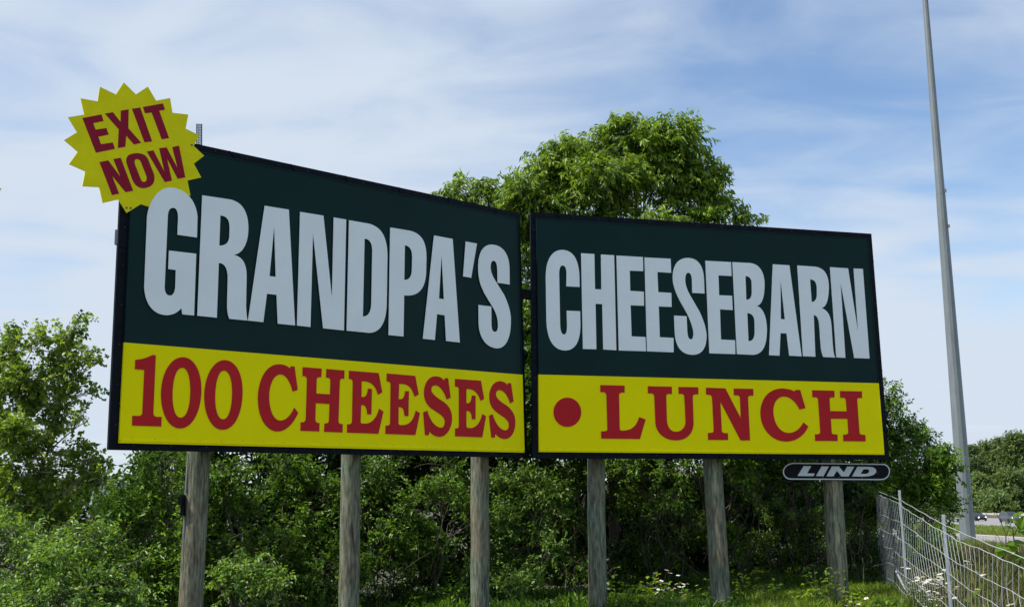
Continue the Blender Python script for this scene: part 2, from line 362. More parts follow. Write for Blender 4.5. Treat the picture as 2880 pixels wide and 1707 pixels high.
T_100 = [(Z1, p) for p in (
 "M330,158 L369,160 L340,840 Q342,882 385,884 L438,884 L434,997 L90,986 L94,870 L170,872 Q208,870 212,835 L235,334 L125,325 L129,214 Q230,210 330,158 Z",
 "M685,184 C820,184 903,350 905,560 C903,820 800,1018 655,1020 C510,1018 430,830 430,620 C432,380 540,184 685,184 Z M682,308 C750,308 775,440 775,580 C773,750 740,892 660,893 C590,892 563,760 566,610 C570,430 610,308 682,308 Z",
 "M1175,218 C1310,220 1388,380 1388,590 C1386,850 1290,1035 1155,1036 C1020,1035 937,850 938,640 C940,400 1050,218 1175,218 Z M1170,341 C1240,341 1266,470 1266,600 C1264,770 1230,910 1160,912 C1090,910 1064,790 1066,640 C1070,470 1105,341 1170,341 Z",
 "M1810,267 C1870,267 1915,285 1944,319 L1953,291 L1998,292 L2035,567 L1976,588 C1950,480 1900,386 1835,386 C1750,386 1700,510 1700,650 C1700,800 1750,925 1830,927 C1900,925 1950,870 1995,776 L2041,837 C1985,960 1900,1055 1800,1055 C1660,1055 1567,880 1568,670 C1570,440 1670,267 1810,267 Z")] + [(Z2, p) for p in (
 "M-202,133 L21,151 L17,251 L-15,253 Q-36,256 -38,280 L-42,443 L119,452 L124,300 Q124,262 95,259 L73,257 L77,155 L288,173 L286,270 L260,270 Q238,272 234,300 L218,760 Q218,798 245,799 L268,800 L265,900 L50,892 L54,792 L75,792 Q105,790 107,760 L114,565 L-49,557 L-53,740 Q-53,782 -25,787 L-4,789 L-7,888 L-228,880 L-225,780 L-200,780 Q-168,775 -165,740 L-151,290 Q-150,245 -175,240 L-203,238 Z",
 "M342,175 L690,203 L732,429 L682,457 C655,350 600,300 510,300 L490,300 L488,483 L515,483 Q560,475 563,385 L611,390 L604,689 L556,686 Q552,585 510,580 L484,578 L478,775 Q480,795 500,795 L540,795 C620,790 670,720 695,621 L745,654 L688,915 L319,902 L321,803 L345,803 Q375,800 378,770 L386,310 Q385,278 365,276 L340,270 Z",
 "M785,207 L1119,236 L1160,455 L1111,480 C1080,370 1035,330 950,330 L930,330 L925,510 L950,510 Q998,500 1001,413 L1045,416 L1039,708 L994,706 Q990,610 950,604 L924,602 L922,790 Q925,812 945,812 L985,812 C1060,805 1100,750 1126,643 L1174,673 L1121,930 L769,917 L771,819 L795,819 Q823,815 825,790 L831,340 Q830,308 810,305 L785,300 Z",
 "M1360,241 C1405,243 1440,262 1461,295 L1468,262 L1505,263 L1535,492 L1489,514 C1460,410 1400,347 1355,347 C1320,350 1308,370 1308,400 C1310,440 1360,480 1420,520 C1510,570 1551,640 1551,735 C1550,860 1480,950 1410,951 C1360,950 1310,925 1290,887 L1275,933 L1235,932 L1213,663 L1262,645 C1290,760 1360,843 1420,843 C1455,843 1467,810 1467,770 C1465,710 1400,680 1340,640 C1260,590 1222,530 1222,430 C1225,320 1280,240 1360,241 Z",
 "M1586,271 L1890,293 L1928,506 L1887,530 C1860,440 1810,390 1740,390 L1719,390 L1719,556 L1745,556 Q1780,548 1784,465 L1828,469 L1826,746 L1784,744 Q1782,655 1745,650 L1719,648 L1719,820 Q1722,845 1745,847 L1775,847 C1840,843 1885,780 1907,683 L1950,709 L1906,957 L1587,945 L1588,852 L1608,852 Q1630,848 1632,825 L1632,390 Q1630,368 1610,365 L1586,360 Z",
 "M2115,298 C2155,300 2185,318 2203,350 L2208,320 L2243,322 L2274,537 L2232,559 C2205,460 2155,404 2110,403 C2080,405 2065,425 2066,455 C2070,500 2120,540 2180,575 C2255,630 2294,690 2294,780 C2293,900 2240,975 2175,977 C2130,976 2085,950 2062,913 L2052,961 L2012,960 L1985,703 L2028,686 C2060,800 2120,873 2175,874 C2210,873 2220,845 2219,805 C2215,750 2150,715 2100,680 C2025,630 1988,570 1989,480 C1990,370 2045,298 2115,298 Z")]
T_LU = [(Z3, p) for p in (
 "M480,339 C588,339 675,431 675,545 C675,659 588,751 480,751 C372,751 285,659 285,545 C285,431 372,339 480,339 Z",
 "M943,162 L1287,170 L1287,268 L1250,268 Q1210,270 1208,305 L1218,780 Q1222,802 1245,802 C1370,805 1450,760 1492,612 L1583,646 L1502,922 L958,915 L955,812 L1000,812 Q1043,810 1044,785 L1031,320 Q1030,264 985,263 L946,263 Z",
 "M1614,178 L1952,186 L1953,288 L1910,288 Q1873,290 1873,320 L1882,640 C1885,750 1930,817 2010,818 C2090,817 2145,760 2145,670 L2128,330 Q2125,288 2095,288 L2048,287 L2044,188 L2324,193 L2327,293 L2285,294 Q2247,296 2247,325 L2258,680 C2260,850 2160,940 2010,941 C1850,940 1735,840 1720,700 L1704,320 Q1700,280 1660,280 L1615,279 Z")] + [(Z4, p) for p in (
 "M28,190 L290,200 L500,606 L489,330 Q485,296 450,295 L406,294 L404,203 L667,207 L670,300 L635,300 Q597,302 597,330 L625,905 L497,905 L223,380 L242,770 Q245,803 280,805 L326,806 L327,900 L57,899 L55,802 L90,802 Q132,800 133,770 L110,330 Q105,290 70,288 L30,286 Z",
 "M1060,202 C1130,205 1185,218 1228,243 L1240,220 L1303,223 L1376,467 L1297,490 C1250,390 1170,312 1085,311 C990,315 940,400 940,510 C945,680 1030,802 1150,803 C1240,803 1300,745 1348,661 L1415,717 C1350,850 1250,920 1110,921 C920,918 765,750 765,530 C768,340 880,202 1060,202 Z",
 "M1465,226 L1767,232 L1769,324 L1735,324 Q1701,325 1701,350 L1711,507 L1936,511 L1923,365 Q1920,330 1890,329 L1847,328 L1843,235 L2139,241 L2142,330 L2110,331 Q2076,333 2076,355 L2106,790 Q2110,828 2145,828 L2186,829 L2190,919 L1889,916 L1886,825 L1920,825 Q1955,820 1956,795 L1945,613 L1719,611 L1730,790 Q1733,822 1770,823 L1809,824 L1811,913 L1507,912 L1504,821 L1535,821 Q1575,818 1576,790 L1547,355 Q1543,322 1510,321 L1470,320 Z")]
T_LIND = ["M873,163 L989,165 L926,275 L1043,277 L1022,318 L779,315 Z", "M1148,168 L1262,168 L1175,318 L1061,317 Z",
 "M1305,168 L1413,170 L1488,260 L1540,170 L1649,172 L1560,322 L1450,322 L1382,234 L1330,320 L1223,320 Z",
 "M1697,172 L1880,176 C1960,180 1990,210 1984,250 C1970,300 1900,322 1790,323 L1614,322 Z M1790,212 L1845,212 C1875,213 1882,230 1872,255 C1860,278 1830,283 1800,283 L1743,283 Z"]
STAR = "M1033,244 L1135,345 L1234,280 L1303,397 L1420,375 L1440,498 L1572,513 L1550,630 L1662,685 L1618,775 L1704,857 L1618,922 L1680,1037 L1565,1063 L1590,1190 L1475,1180 L1443,1296 L1340,1225 L1255,1286 L1175,1260 L1058,1333 L988,1220 L857,1250 L830,1118 L688,1110 L712,985 L577,925 L650,822 L537,725 L645,660 L570,535 L703,513 L674,378 L815,403 L834,281 L967,345 Z"
PLATE = "M740,104 L2085,120 C2158,121 2204,176 2204,245 C2204,326 2144,387 2050,387 L680,379 C596,377 546,324 546,250 C546,176 616,104 740,104 Z"
RING = "M740,113 L2085,129 C2150,130 2195,182 2195,245 C2195,320 2138,378 2050,378 L680,370 C602,368 555,318 555,250 C555,182 622,113 740,113 Z M738,130 L2080,146 C2138,147 2179,190 2179,245 C2179,308 2130,361 2048,361 L684,353 C612,351 571,308 571,250 C571,190 630,130 738,130 Z"

def quad(pl, pts, off): return [pl.pt(*pl.uv(pl.hit(*p, off)), off) for p in pts]
def ringmesh(mb, pl, outer, inner, front, back, mi=0):
    o = [pl.uv(pl.hit(*p, 0)) for p in outer]; i = [pl.uv(pl.hit(*p, 0)) for p in inner]
    vs = [pl.pt(*q, front) for q in o]+[pl.pt(*q, front) for q in i]+[pl.pt(*q, back) for q in o]+[pl.pt(*q, back) for q in i]
    fs = []
    for k in range(4):
        l = (k+1) % 4
        fs += [(k, l, 4+l, 4+k), (8+k, 12+k, 12+l, 8+l), (k, 8+k, 8+l, l), (4+k, 4+l, 12+l, 12+k)]
    mb.add(vs, fs, mi); return o, i
def slab(mb, pl, uv4, f, b, mi=0):
    mb.hexa([pl.pt(*q, b) for q in uv4]+[pl.pt(*q, f) for q in uv4], mi)

def post_path(x0, y0, x1, y1, depth_pt, n=9):
    p0 = np.array(depth_pt)
    return p0
def billboard(pl, outer, inner, ysplit, posts, label, wname, wpaths, wz, rpaths, extend=0, side_bracket=None):
    base = pl.pt(*pl.uv(pl.hit(*outer[3], 0)), -.25); mid = (np.array(pl.hit(*outer[3], 0))+pl.hit(*outer[2], 0))/2
    root = empty('billboard', (mid[0], mid[1], float(gz(mid[0], mid[1])))); tag(root, label, 'billboard', 'billboards on timber posts')
    fr = MB(); o, i = ringmesh(fr, pl, outer, inner, 0, -.045)
    fr.add([pl.pt(*q, -.04) for q in o], [(0, 1, 2, 3)])
    # fabric joints and clips along the frame
    for k in range(4):
        a, b, c, d = map(np.array, (o[k], o[(k+1) % 4], i[(k+1) % 4], i[k]))
        L = np.linalg.norm(b-a); n = max(3, int(L/.42))
        for j in range(1, n):
            t = (j+random.uniform(-.12, .12))/n; p = a+(b-a)*t; q = d+(c-d)*t; e = (b-a)/L*.006
            q = p+(q-p)*.93
            vs = [pl.pt(*(p-e), .001), pl.pt(*(q-e), .001), pl.pt(*(q+e), .001), pl.pt(*(p+e), .001)]
            top = [v+pl.n*.009 for v in vs]
            fr.hexa(vs+top) if j % 2 else None
    fr.build('frame', 'frame', root)
    bl = MB()
    for k in range(4):
        a, b, c, d = map(np.array, (o[k], o[(k+1) % 4], i[(k+1) % 4], i[k])); L = np.linalg.norm(b-a); n = max(4, int(L/.42))
        for j in range(n):
            t = (j+.5)/n; p = (a+(b-a)*t)*.45+(d+(c-d)*t)*.55
            cpt = pl.pt(*p, .004); bl = MB(); bl.tube([cpt, cpt+pl.n*.006], .005, 6); bl.build('rivet', 'steeldark', root)
    # face: dark green field over yellow band, a folded tray standing proud of the frame
    sL = pl.uv(pl.hit(*ysplit[0], .03)); sR = pl.uv(pl.hit(*ysplit[1], .03)); ins = [pl.uv(pl.hit(*p, .03)) for p in inner]
    g = MB(); slab(g, pl, [sL, sR, ins[1], ins[0]], .03, .002)
    # raised rim along the edge of the tray
    def rim(mb, a, b):
        a = np.array(a); b = np.array(b); d = (b-a)/np.linalg.norm(b-a); n_ = np.array([-d[1], d[0]])*.016
        slab(mb, pl, [a, b, b+n_, a+n_], .038, .0305)
    rim(g, ins[1], ins[0]); rim(g, sR, ins[1]); rim(g, ins[0], sL)
    g.build('green_panel', 'green', root)
    yb = MB(); slab(yb, pl, [ins[3], ins[2], sR, sL], .03, .002)
    rim(yb, ins[3], ins[2]); rim(yb, ins[2], sR); rim(yb, sL, ins[3])
    a = np.array(ins[3]); b = np.array(ins[2]); slab(yb, pl, [a-[0, .018], b-[0, .018], b-[0, .002], a-[0, .002]], .036, .003)
    yb.build('yellow_panel', 'yellow', root)
    rv = MB()
    for j in range(22):
        p = a+(b-a)*(j+.5)/22+np.array([0, .035]); c = pl.pt(*p, .031); rv = MB(); rv.tube([c, c+pl.n*.003], .004, 6); rv.build('screw', 'steeldark', root)
    lettering('white_lettering', pl, wz, wpaths, .052 if wz is None else .037, .006, 'white', root)
    lettering('red_lettering', pl, None, rpaths, .037, .006, 'red', root)
    # beams behind and timber posts
    u0, v0 = o[3]; u1 = o[2][0]; Hh = o[1][1]-o[2][1]
    for q in (.10, .68, .92):
        bm = MB(); e1 = u1+(extend if q == .68 else 0) - .12
        if q == .68 and extend: e1 = u1+extend
        slab(bm, pl, [(u0+.15, v0+Hh*q-.07), (e1, v0+Hh*q-.07), (e1, v0+Hh*q+.07), (u0+.15, v0+Hh*q+.07)], -.17, -.25)
        bm.build('beam', 'beam', root)
    off = -.42
    for (xt, yt, xb, yb_, w) in posts:
        top = pl.hit(xt*K, yt*K, off); D = top[1]
        bot = at(xb*K, yb_*K, D)
        d = (bot-top)/(bot-top)[2]; g0 = float(gz(bot[0], bot[1]))-.12
        b2 = top+d*(g0-top[2]); t2 = top+d*((pl.o[2]+v0+3.2)-top[2]); r0 = w*K*D/F/2
        mb = MB(); n = 22; pts = []; rs = []
        for k in range(n):
            t = k/(n-1); p = b2+(t2-b2)*t; p = p+np.array([random.uniform(-.004, .004), random.uniform(-.004, .004), 0])
            pts.append(p); rs.append(r0*(1.0+.05*(1-t)-.05*t)*(1+random.uniform(-.012, .012)))
        mb.tube(pts, rs, 28)
        ob = mb.build('post', 'wood', root)
    return root

OL = [(348, 361.5), (1461.7, 600.1), (1483.3, 1287.0), (304.5, 1264.3)]
IL = [(375.5, 387), (1456, 614.7), (1474.6, 1268.8), (335.2, 1240.7)]
OR_ = [(1492.2, 596.2), (2450.9, 657.5), (2501.2, 1291.4), (1498.4, 1288.5)]
IR = [(1508.6, 613.6), (2441, 671.5), (2486.8, 1275), (1515.6, 1267)]
bb1 = billboard(PL, OL, IL, [(349.4, 963.0), (1468.7, 1053.5)], [(486, 1110, 466, 1484, 55), (859, 1115, 853, 1484, 47), (1173, 1120, 1174, 1484, 43.5)],
          "dark green and yellow billboard reading GRANDPA'S above 100 CHEESES, on three posts", '', T_GR, None, T_100, extend=.35)
bb2 = billboard(PR, OR_, IR, [(1514.6, 1053), (2470.8, 1077.4)], [(1457, 1125, 1462, 1484, 42), (1742, 1125, 1763, 1484, 45), (2034, 1130, 2052, 1478, 45)],
          'dark green and yellow billboard reading CHEESEBARN above a red dot and LUNCH', '', T_CH, ZC, T_LU)
# junction box and conduit on the first post, cable at the third
pz = PL.hit(448*K, 1235*K, -.42)
jb = MB(); jb.box(pz+[0, 0, 0], (.04, .08, .24)); jb.box(pz+np.array([-.02, -.055, .05]), (.05, .02, .1)); jb.build('junction_box', 'plaque', bb1)
cdt = MB(); cdt.tube([pz+[.03, 0, .14], pz+[.04, .02, .6]], .012, 6); cdt.tube([pz+[.03, 0, -.14], pz+[.03, .02, -1.5]], .012, 6); cdt.build('conduit', 'steeldark', bb1)
bk = MB(); q = PL.hit(331, 668, -.05); bk.box(q, (.05, .05, .17)); bk.build('side_bracket', 'steeldark', bb1)

# starburst sign
sp_ = PL.hit(340, 500, .01)
star = empty('starburst_sign', tuple(PL.hit(380, 560, .02))); tag(star, 'yellow starburst sign reading EXIT NOW fixed over the upper corner of a billboard', 'sign')
lettering('starburst_plate', PL, (2.9675, 0, 150), [STAR], .043, .012, 'starback', star)
lettering('creases', PL, (2.9675, 0, 150), ['M1118,765 L1122,765 L1112,1090 L1094,1300 L1090,1300 L1107,1090 Z', 'M1135,765 L1138,765 L1116,1300 L1112,1300 Z', 'M1185,750 L1695,852 L1694,858 L1184,756 Z'], .0445, .002, 'starback', star)
lettering('red_lettering', PL, ZE, T_EXIT, .046, .0028, 'starred', star)
pp = MB()     # perforated steel post
for (xa, xb) in ((1640, 1648), (1657, 1660), (1669, 1672), (1680, 1688)):
    q = [PL.uv(PL.hit(x/2.9675, 150+y/2.9675, -.2)) for x, y in ((xa, 950), (xb, 950), (xb, 590), (xa, 590))]; slab(pp, PL, q, -.2, -.21)
for k in range(26):
    y = 592+k*13.8
    q = [PL.uv(PL.hit(x/2.9675, 150+yy/2.9675, -.2)) for x, yy in ((1640, y+4), (1688, y+4.5), (1688, y), (1640, y-.5))]; slab(pp, PL, q, -.2005, -.2095)
pp.build('perforated_post', 'steeldark', star)
bo = MB()
for x, y in ((1056, 1290), (1090, 1292), (1600, 768)):
    c = PL.hit(x/2.9675, 150+y/2.9675, .043); bo = MB(); bo.tube([c, c+PL.n*.006], .012, 8); bo.build('bolt', 'steeldark', star)

# name plaque
plq = empty('plaque', tuple(PR.hit(2350, 1326, 0))); tag(plq, 'black rounded plaque reading LIND fixed to a post below the billboard', 'plaque')
OFFP = -.20
lettering('plate', PR, ZL, [PLATE], OFFP, .012, 'plaque', plq)
lettering('border', PR, ZL, [RING], OFFP+.004, .003, 'platewhite', plq)
lettering('white_lettering', PR, ZL, T_LIND, OFFP+.004, .003, 'platewhite', plq)
bo = MB()
for x, y in ((1155, 153), (1405, 152), (1772, 156), (1165, 335), (1416, 334), (1760, 343), (808, 258), (1996, 267)):
    c = PR.hit(2100+x/5.4435, 1280+y/5.4435, OFFP); bo = MB(); bo.tube([c, c+PR.n*.007], .010, 6); bo.build('bolt', 'steeldark', plq)
print('widths', PL.uv(PL.hit(*OL[2], 0)), PR.uv(PR.hit(*OR_[2], 0)))

# ------------------------------------------------------------------ high mast lamp
lb = at(2724, 1550, 50); g0 = float(gz(lb[0], lb[1]))
pt_top = at(2602, 0, 50.0); lbx = at(2722, 1512, 50)
mast = empty('light_mast', (lbx[0]+.1, lbx[1], g0)); tag(mast, 'tall faceted grey steel lamp mast standing beyond the wire fence', 'lamp mast')
dirm = (pt_top-lbx)/(pt_top-lbx)[2]
w0 = 41.5*50/F/2; w1 = 16.5*50/F/2*1.03; h0 = lbx[2]; h1 = pt_top[2]
def mp_(z): return lbx+dirm*(z-lbx[2])
def mr_(z): return w0+(w1-w0)*(z-h0)/(h1-h0)
jy = at(2642, 548, 50)[2]
mb = MB(); mb.tube([mp_(g0-.1), mp_(jy)], [mr_(g0-.1), mr_(jy)], 12, smooth=False); mb.build('lower_shaft', 'steel', mast)
mb = MB(); mb.tube([mp_(jy+.01), mp_(h1+7)], [mr_(jy)*.955, mr_(h1+7)], 12, smooth=False); mb.build('upper_shaft', 'steel', mast)
mb = MB(); c = mp_(jy)+np.array([mr_(jy)*.75, -mr_(jy)*.75, .15]); mb.box(c, (.1, .1, .16)); c = c-[-.02, 0, 1.7]; mb.box(c, (.09, .09, .14)); mb.build('cable_lugs', 'bolt', mast)
mb = MB(); c = mp_(h1+7)
mb.tube([c, c+[0, 0, .5]], [.5, .3], 12)
for k in range(6):
    a = k*math.pi/3; p = c+[math.cos(a)*1.0, math.sin(a)*1.0, .1]; mb.tube([c, p], .04, 6); mb.box(p, (.45, .45, .3))
mb.build('lamp_ring', 'steeldark', mast)
mb = MB(); mb.tube([(lbx[0]+.1, lbx[1], g0-.3), (lbx[0]+.1, lbx[1], g0+.15)], .75, 20); mb.build('footing', 'concrete', mast)

# ------------------------------------------------------------------ foliage
def unit(a): return a/(np.linalg.norm(a, axis=-1, keepdims=True)+1e-9)
class Leaves:
    def __init__(s): s.v = []; s.t = []; s.f = []; s.nv = 0
    def add(s, P, D, Nn, L, Wd, tint, fold=.25, wide=.45):
        n = len(P); Sd = unit(np.cross(D, Nn)); Nn = np.cross(Sd, D)
        L = L[:, None]; Wd = Wd[:, None]
        a = P; c = P+D*L-Nn*L*.12
        b = P+D*L*wide+Sd*Wd*.5+Nn*Wd*fold; d = P+D*L*wide-Sd*Wd*.5+Nn*Wd*fold
        vs = np.stack([a, b, c, d], 1).reshape(-1, 3); b0 = s.nv+np.arange(n)*4
        f = np.stack([b0, b0+1, b0+2, b0, b0+2, b0+3], 1).reshape(-1, 3)
        s.v.append(vs); s.f.append(f); s.t.append(np.repeat(np.clip(tint, 0, 1), 4)); s.nv += 4*n
    def build(s, name, m, parent=None, twigs=None, bark='bark', origin=(0, 0, 0)):
        v = np.concatenate(s.v); f = np.concatenate(s.f); t = np.concatenate(s.t); nl = len(f)
        mi = np.zeros(nl, np.int32)
        if twigs is not None and len(twigs[0]):
            tv, tf = twigs; f = np.concatenate([f, tf+len(v)]); v = np.concatenate([v, tv]); t = np.concatenate([t, np.zeros(len(tv))])
            mi = np.concatenate([mi, np.ones(len(tf), np.int32)])
        o_ = np.array(parent.location if parent is not None else origin)
        me = bpy.data.meshes.new(name); me.vertices.add(len(v)); me.vertices.foreach_set('co', (v-o_).astype(np.float32).ravel())
        me.loops.add(len(f)*3); me.loops.foreach_set('vertex_index', f.astype(np.int32).ravel())
        me.polygons.add(len(f)); me.polygons.foreach_set('loop_start', np.arange(0, len(f)*3, 3, dtype=np.int32))
        me.polygons.foreach_set('loop_total', np.full(len(f), 3, np.int32)) if False else None
        me.polygons.foreach_set('material_index', mi)
        me.materials.append(m); me.materials.append(MATS[bark])
        at_ = me.attributes.new('tint', 'FLOAT', 'POINT'); at_.data.foreach_set('value', t.astype(np.float32))
        me.update(calc_edges=True)
        o = bpy.data.objects.new(name, me); COL.objects.link(o)
        if parent is not None: o.parent = parent
        else: o.location = tuple(o_)
        return o
TOTAL = [0]
def foliage(lv, c, r, ntw, k, tl, L, Wd, droop=.3, upb=.25, subs=None, subr=.3, tint0=.45, tvar=.25, shell=.45, flop=.5):
    """c centre, r radii (metres); ntw twigs of k leaves grouped round sub-clumps -> twig tube arrays"""
    c = np.array(c); r = np.array(r, float)
    subs = subs or max(3, int(ntw/(22 if L < .06 or droop > .5 else 34)))
    d = unit(rng.normal(size=(subs, 3))); d[:, 1] -= .15
    rr = rng.uniform(0, 1, (subs, 1))**shell
    sc = d*rr*.86; stint = rng.normal(0, .10, subs)
    idx = rng.integers(0, subs, ntw)
    off = rng.normal(size=(ntw, 3))*subr/np.maximum(r, .2)*.55
    q = sc[idx]+off; nq = np.linalg.norm(q, axis=1, keepdims=True); q = np.where(nq > 1.08, q/nq*(1+rng.uniform(0, .12, (ntw, 1))), q)
    p = c+q*r
    a = unit(unit(q*r+1e-6)*.7+rng.normal(size=(ntw, 3))*.55+np.array([0, 0, upb]))
    tln = tl*rng.uniform(.6, 1.3, ntw)
    t = (np.arange(k)+.5)/k
    P = p[:, None, :]+a[:, None, :]*(tln[:, None, None]*t[None, :, None]) - np.array([0, 0, 1.])*(droop*.35*tln[:, None, None]*(t**2)[None, :, None])
    side = unit(np.cross(a, rng.normal(size=(ntw, 3))))
    sgn = np.where(np.arange(k) % 2 == 0, 1., -1.)
    D = a[:, None, :]*.55+side[:, None, :]*sgn[None, :, None]*.75+rng.normal(size=(ntw, k, 3))*.28-np.array([0, 0, droop])
    D = unit(D); Nn = unit(rng.normal(size=(ntw, k, 3))*flop+np.array([0, 0, 1.])-unit(np.array(list(SUND)))*-.3)
    Ls = L*rng.uniform(.65, 1.25, (ntw, k)); Ws = Wd*rng.uniform(.75, 1.2, (ntw, k))*Ls/L
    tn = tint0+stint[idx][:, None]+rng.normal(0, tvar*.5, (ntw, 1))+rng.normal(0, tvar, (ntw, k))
    lv.add(P.reshape(-1, 3), D.reshape(-1, 3), Nn.reshape(-1, 3), Ls.ravel(), Ws.ravel(), tn.ravel())
    TOTAL[0] += ntw*k
    # twigs: triangular tubes
    sel = rng.uniform(size=ntw) < .6; p0 = (p-a*tln[:, None]*.5)[sel]; p1 = (p+a*tln[:, None]-np.array([0, 0, 1.])*(droop*.35*tln[:, None]))[sel]
    return twigtubes(p0, p1, .0035*max(1, L/.09), .0015)
def twigtubes(p0, p1, r0, r1):
    n = len(p0); d = unit(p1-p0); s = unit(np.cross(d, [.3, .2, .9])); u = np.cross(s, d)
    vs = []
    for P, r in ((p0, r0), (p1, r1)):
        for k in range(3):
            an = 2*math.pi*k/3; vs.append(P+r*(s*math.cos(an)+u*math.sin(an)))
    v = np.stack(vs, 1).reshape(-1, 3); b = np.arange(n)[:, None]*6; fs = []
    for k in range(3):
        l = (k+1) % 3; fs += [b+k, b+l, b+3+l, b+k, b+3+l, b+3+k]
    return v, np.concatenate(fs, 1).reshape(-1, 3)
def joint(tw):
    vs = []; fs = []; n = 0
    for v, f in tw: vs.append(v); fs.append(f+n); n += len(v)
    return np.concatenate(vs), np.concatenate(fs)
def bend(a, b, n=6, w=.12, up=.15):
    a = np.array(a, float); b = np.array(b, float); L = np.linalg.norm(b-a); pts = []
    k1 = np.array([random.gauss(0, w), random.gauss(0, w), up*random.random()])*L
    for i in range(n+1):
        t = i/n; pts.append(a+(b-a)*t+k1*math.sin(math.pi*t)+np.array([random.gauss(0, .012) for _ in range(3)])*L*(0 if i in (0, n) else 1))
    return pts
def plant(name, label, cat, clumps, base, m, bark='bark', dens=170, k=10, tl=.32, L=.075, Wd=.035, trunk_r=.09, group=None, limb_r=.03, stems=1,
          fork=.35, **kw):
    """clumps: (px V, py V, rx V, rz V, depth) measured in the 2504-wide view"""
    gb = np.array([base[0], base[1], float(gz(base[0], base[1]))])
    root = empty(name, tuple(gb)); tag(root, label, cat, group)
    lv = Leaves(); tw = []; C = []
    for cl in clumps:
        x, y, rx, rz, D = cl[:5]; f = cl[5] if len(cl) > 5 else 1.0
        c = V(x, y, D); R = np.array([rx*K*D/F, max(rx, rz)*K*D/F*.8, rz*K*D/F])
        area = R[0]*R[2]*3.1; C.append((c, R))
        n = int(dens*area*f)+6
        kk = dict(kw); kk.setdefault('subr', .26)
        tw.append(foliage(lv, c, R, n, k, tl, L, Wd, **kk))
    tb = MB(); top = max(C, key=lambda q: q[0][2])[0]
    cen = np.mean([c for c, _ in C], 0)
    for s_ in range(stems):
        b0 = gb+np.array([random.uniform(-.25, .25)*(stems > 1), random.uniform(-.25, .25)*(stems > 1), -.1])
        tgt = top if s_ == 0 else C[random.randrange(len(C))][0]
        spine = bend(b0, tgt, 10, .03 if stems == 1 else .08, .02)
        rs = [trunk_r*(1-.85*i/10)/(1 if stems == 1 else 1.5) for i in range(11)]; tb.tube(spine, rs, 9)
        for c, R in C[s_::stems]:
            hz = c[2]-np.linalg.norm((c-b0)[:2])*.7
            j = min(range(11), key=lambda i: abs(spine[i][2]-max(hz, gb[2]+fork*(top[2]-gb[2])*.6)))
            lp = bend(spine[j], c, 6, .08, .12); r0 = max(.012, rs[j]*.55)
            tb.tube(lp, [r0*(1-.75*i/6) for i in range(7)], 6)
            for q in range(5):
                e = c+np.array([random.gauss(0, .55), random.gauss(0, .55), random.gauss(.1, .5)])*R
                sp = bend(lp[random.randint(3, 6)], e, 4, .1, .1); tb.tube(sp, [r0*.35*(1-.7*i/4)+.003 for i in range(5)], 5)
    tb.build('trunk', bark, root); lv.build('crown', m, root, joint(tw), bark)
    return root

# --- tree with long drooping leaves behind the billboards
D0 = 20.5
plant('broadleaf_tree', 'tall tree with long drooping leaves, its crown rising above both billboards', 'tree',
 [(1430, 378, 84, 62, D0), (1380, 415, 82, 58, D0), (1545, 356, 86, 56, D0), (1600, 350, 60, 50, D0), (1650, 350, 76, 62, D0), (1686, 425, 64, 66, D0), (1590, 420, 105, 60, D0), (1480, 445, 105, 60, D0-.6),
  (1330, 435, 66, 52, D0), (1305, 475, 74, 48, D0-.5), (1175, 480, 46, 32, D0, .8), (1118, 462, 22, 22, D0, .7), (1240, 498, 56, 30, D0), (1110, 485, 36, 18, D0, .7),
  (1712, 484, 44, 44, D0), (1760, 522, 44, 24, D0, .8), (1832, 542, 28, 10, D0, .6), (1640, 500, 80, 25, D0, .7), (1510, 515, 60, 20, D0, .55),
  (1400, 540, 90, 32, D0), (1580, 555, 120, 20, D0-.8, .7), (1715, 545, 60, 22, D0, .8), (1285, 600, 60, 60, D0), (1300, 720, 60, 70, D0+.4), (1290, 840, 70, 70, D0, .9),
  (1290, 960, 80, 80, D0, .9), (1330, 1060, 110, 70, D0, .8), (1450, 620, 120, 50, D0, .5), (1640, 610, 130, 40, D0, .4)],
 V(1500, 1400, 22.5)[:2], L_WILLOW, dens=300, k=12, tl=.33, L=.135, Wd=.042, droop=.95, trunk_r=.12, tint0=.6, subr=.2, fork=.6, upb=.35, flop=.8)
# --- tree with round leaves at the left
D1 = 15.5
CW = [(40, 850, 55, 34, D1), (95, 840, 26, 26, D1, .8), (166, 826, 24, 24, D1, 1.1), (186, 794, 15, 13, D1, 1.2), (160, 865, 30, 34, D1), (215, 884, 36, 15, D1, 1.1), (75, 920, 75, 42, D1), (165, 925, 32, 26, D1, .9),
  (202, 962, 26, 13, D1, 1.1), (30, 985, 70, 45, D1), (120, 985, 50, 34, D1), (165, 1035, 44, 30, D1, .9), (200, 1020, 14, 12, D1), (60, 1060, 90, 45, D1-.3), (150, 1095, 50, 26, D1), (215, 1125, 34, 18, D1), (240, 1172, 34, 20, D1, 1.1),
  (100, 1150, 110, 45, D1), (190, 1175, 60, 28, D1), (20, 1190, 80, 60, D1), (130, 1235, 100, 45, D1), (-60, 900, 50, 50, D1), (-70, 1040, 80, 90, D1), (-90, 1180, 90, 90, D1), (60, 1290, 120, 50, D1, .7)]
plant('broadleaf_tree', 'open round-leaved tree with pale limbs at the left edge of the photo', 'tree', CW,
 V(45, 1430, D1)[:2], L_COTTON, 'palebark', dens=310, k=10, tl=.24, L=.066, Wd=.058, droop=.35, trunk_r=.04, tint0=.6, subr=.13, flop=1.0, fork=.3, shell=.6)
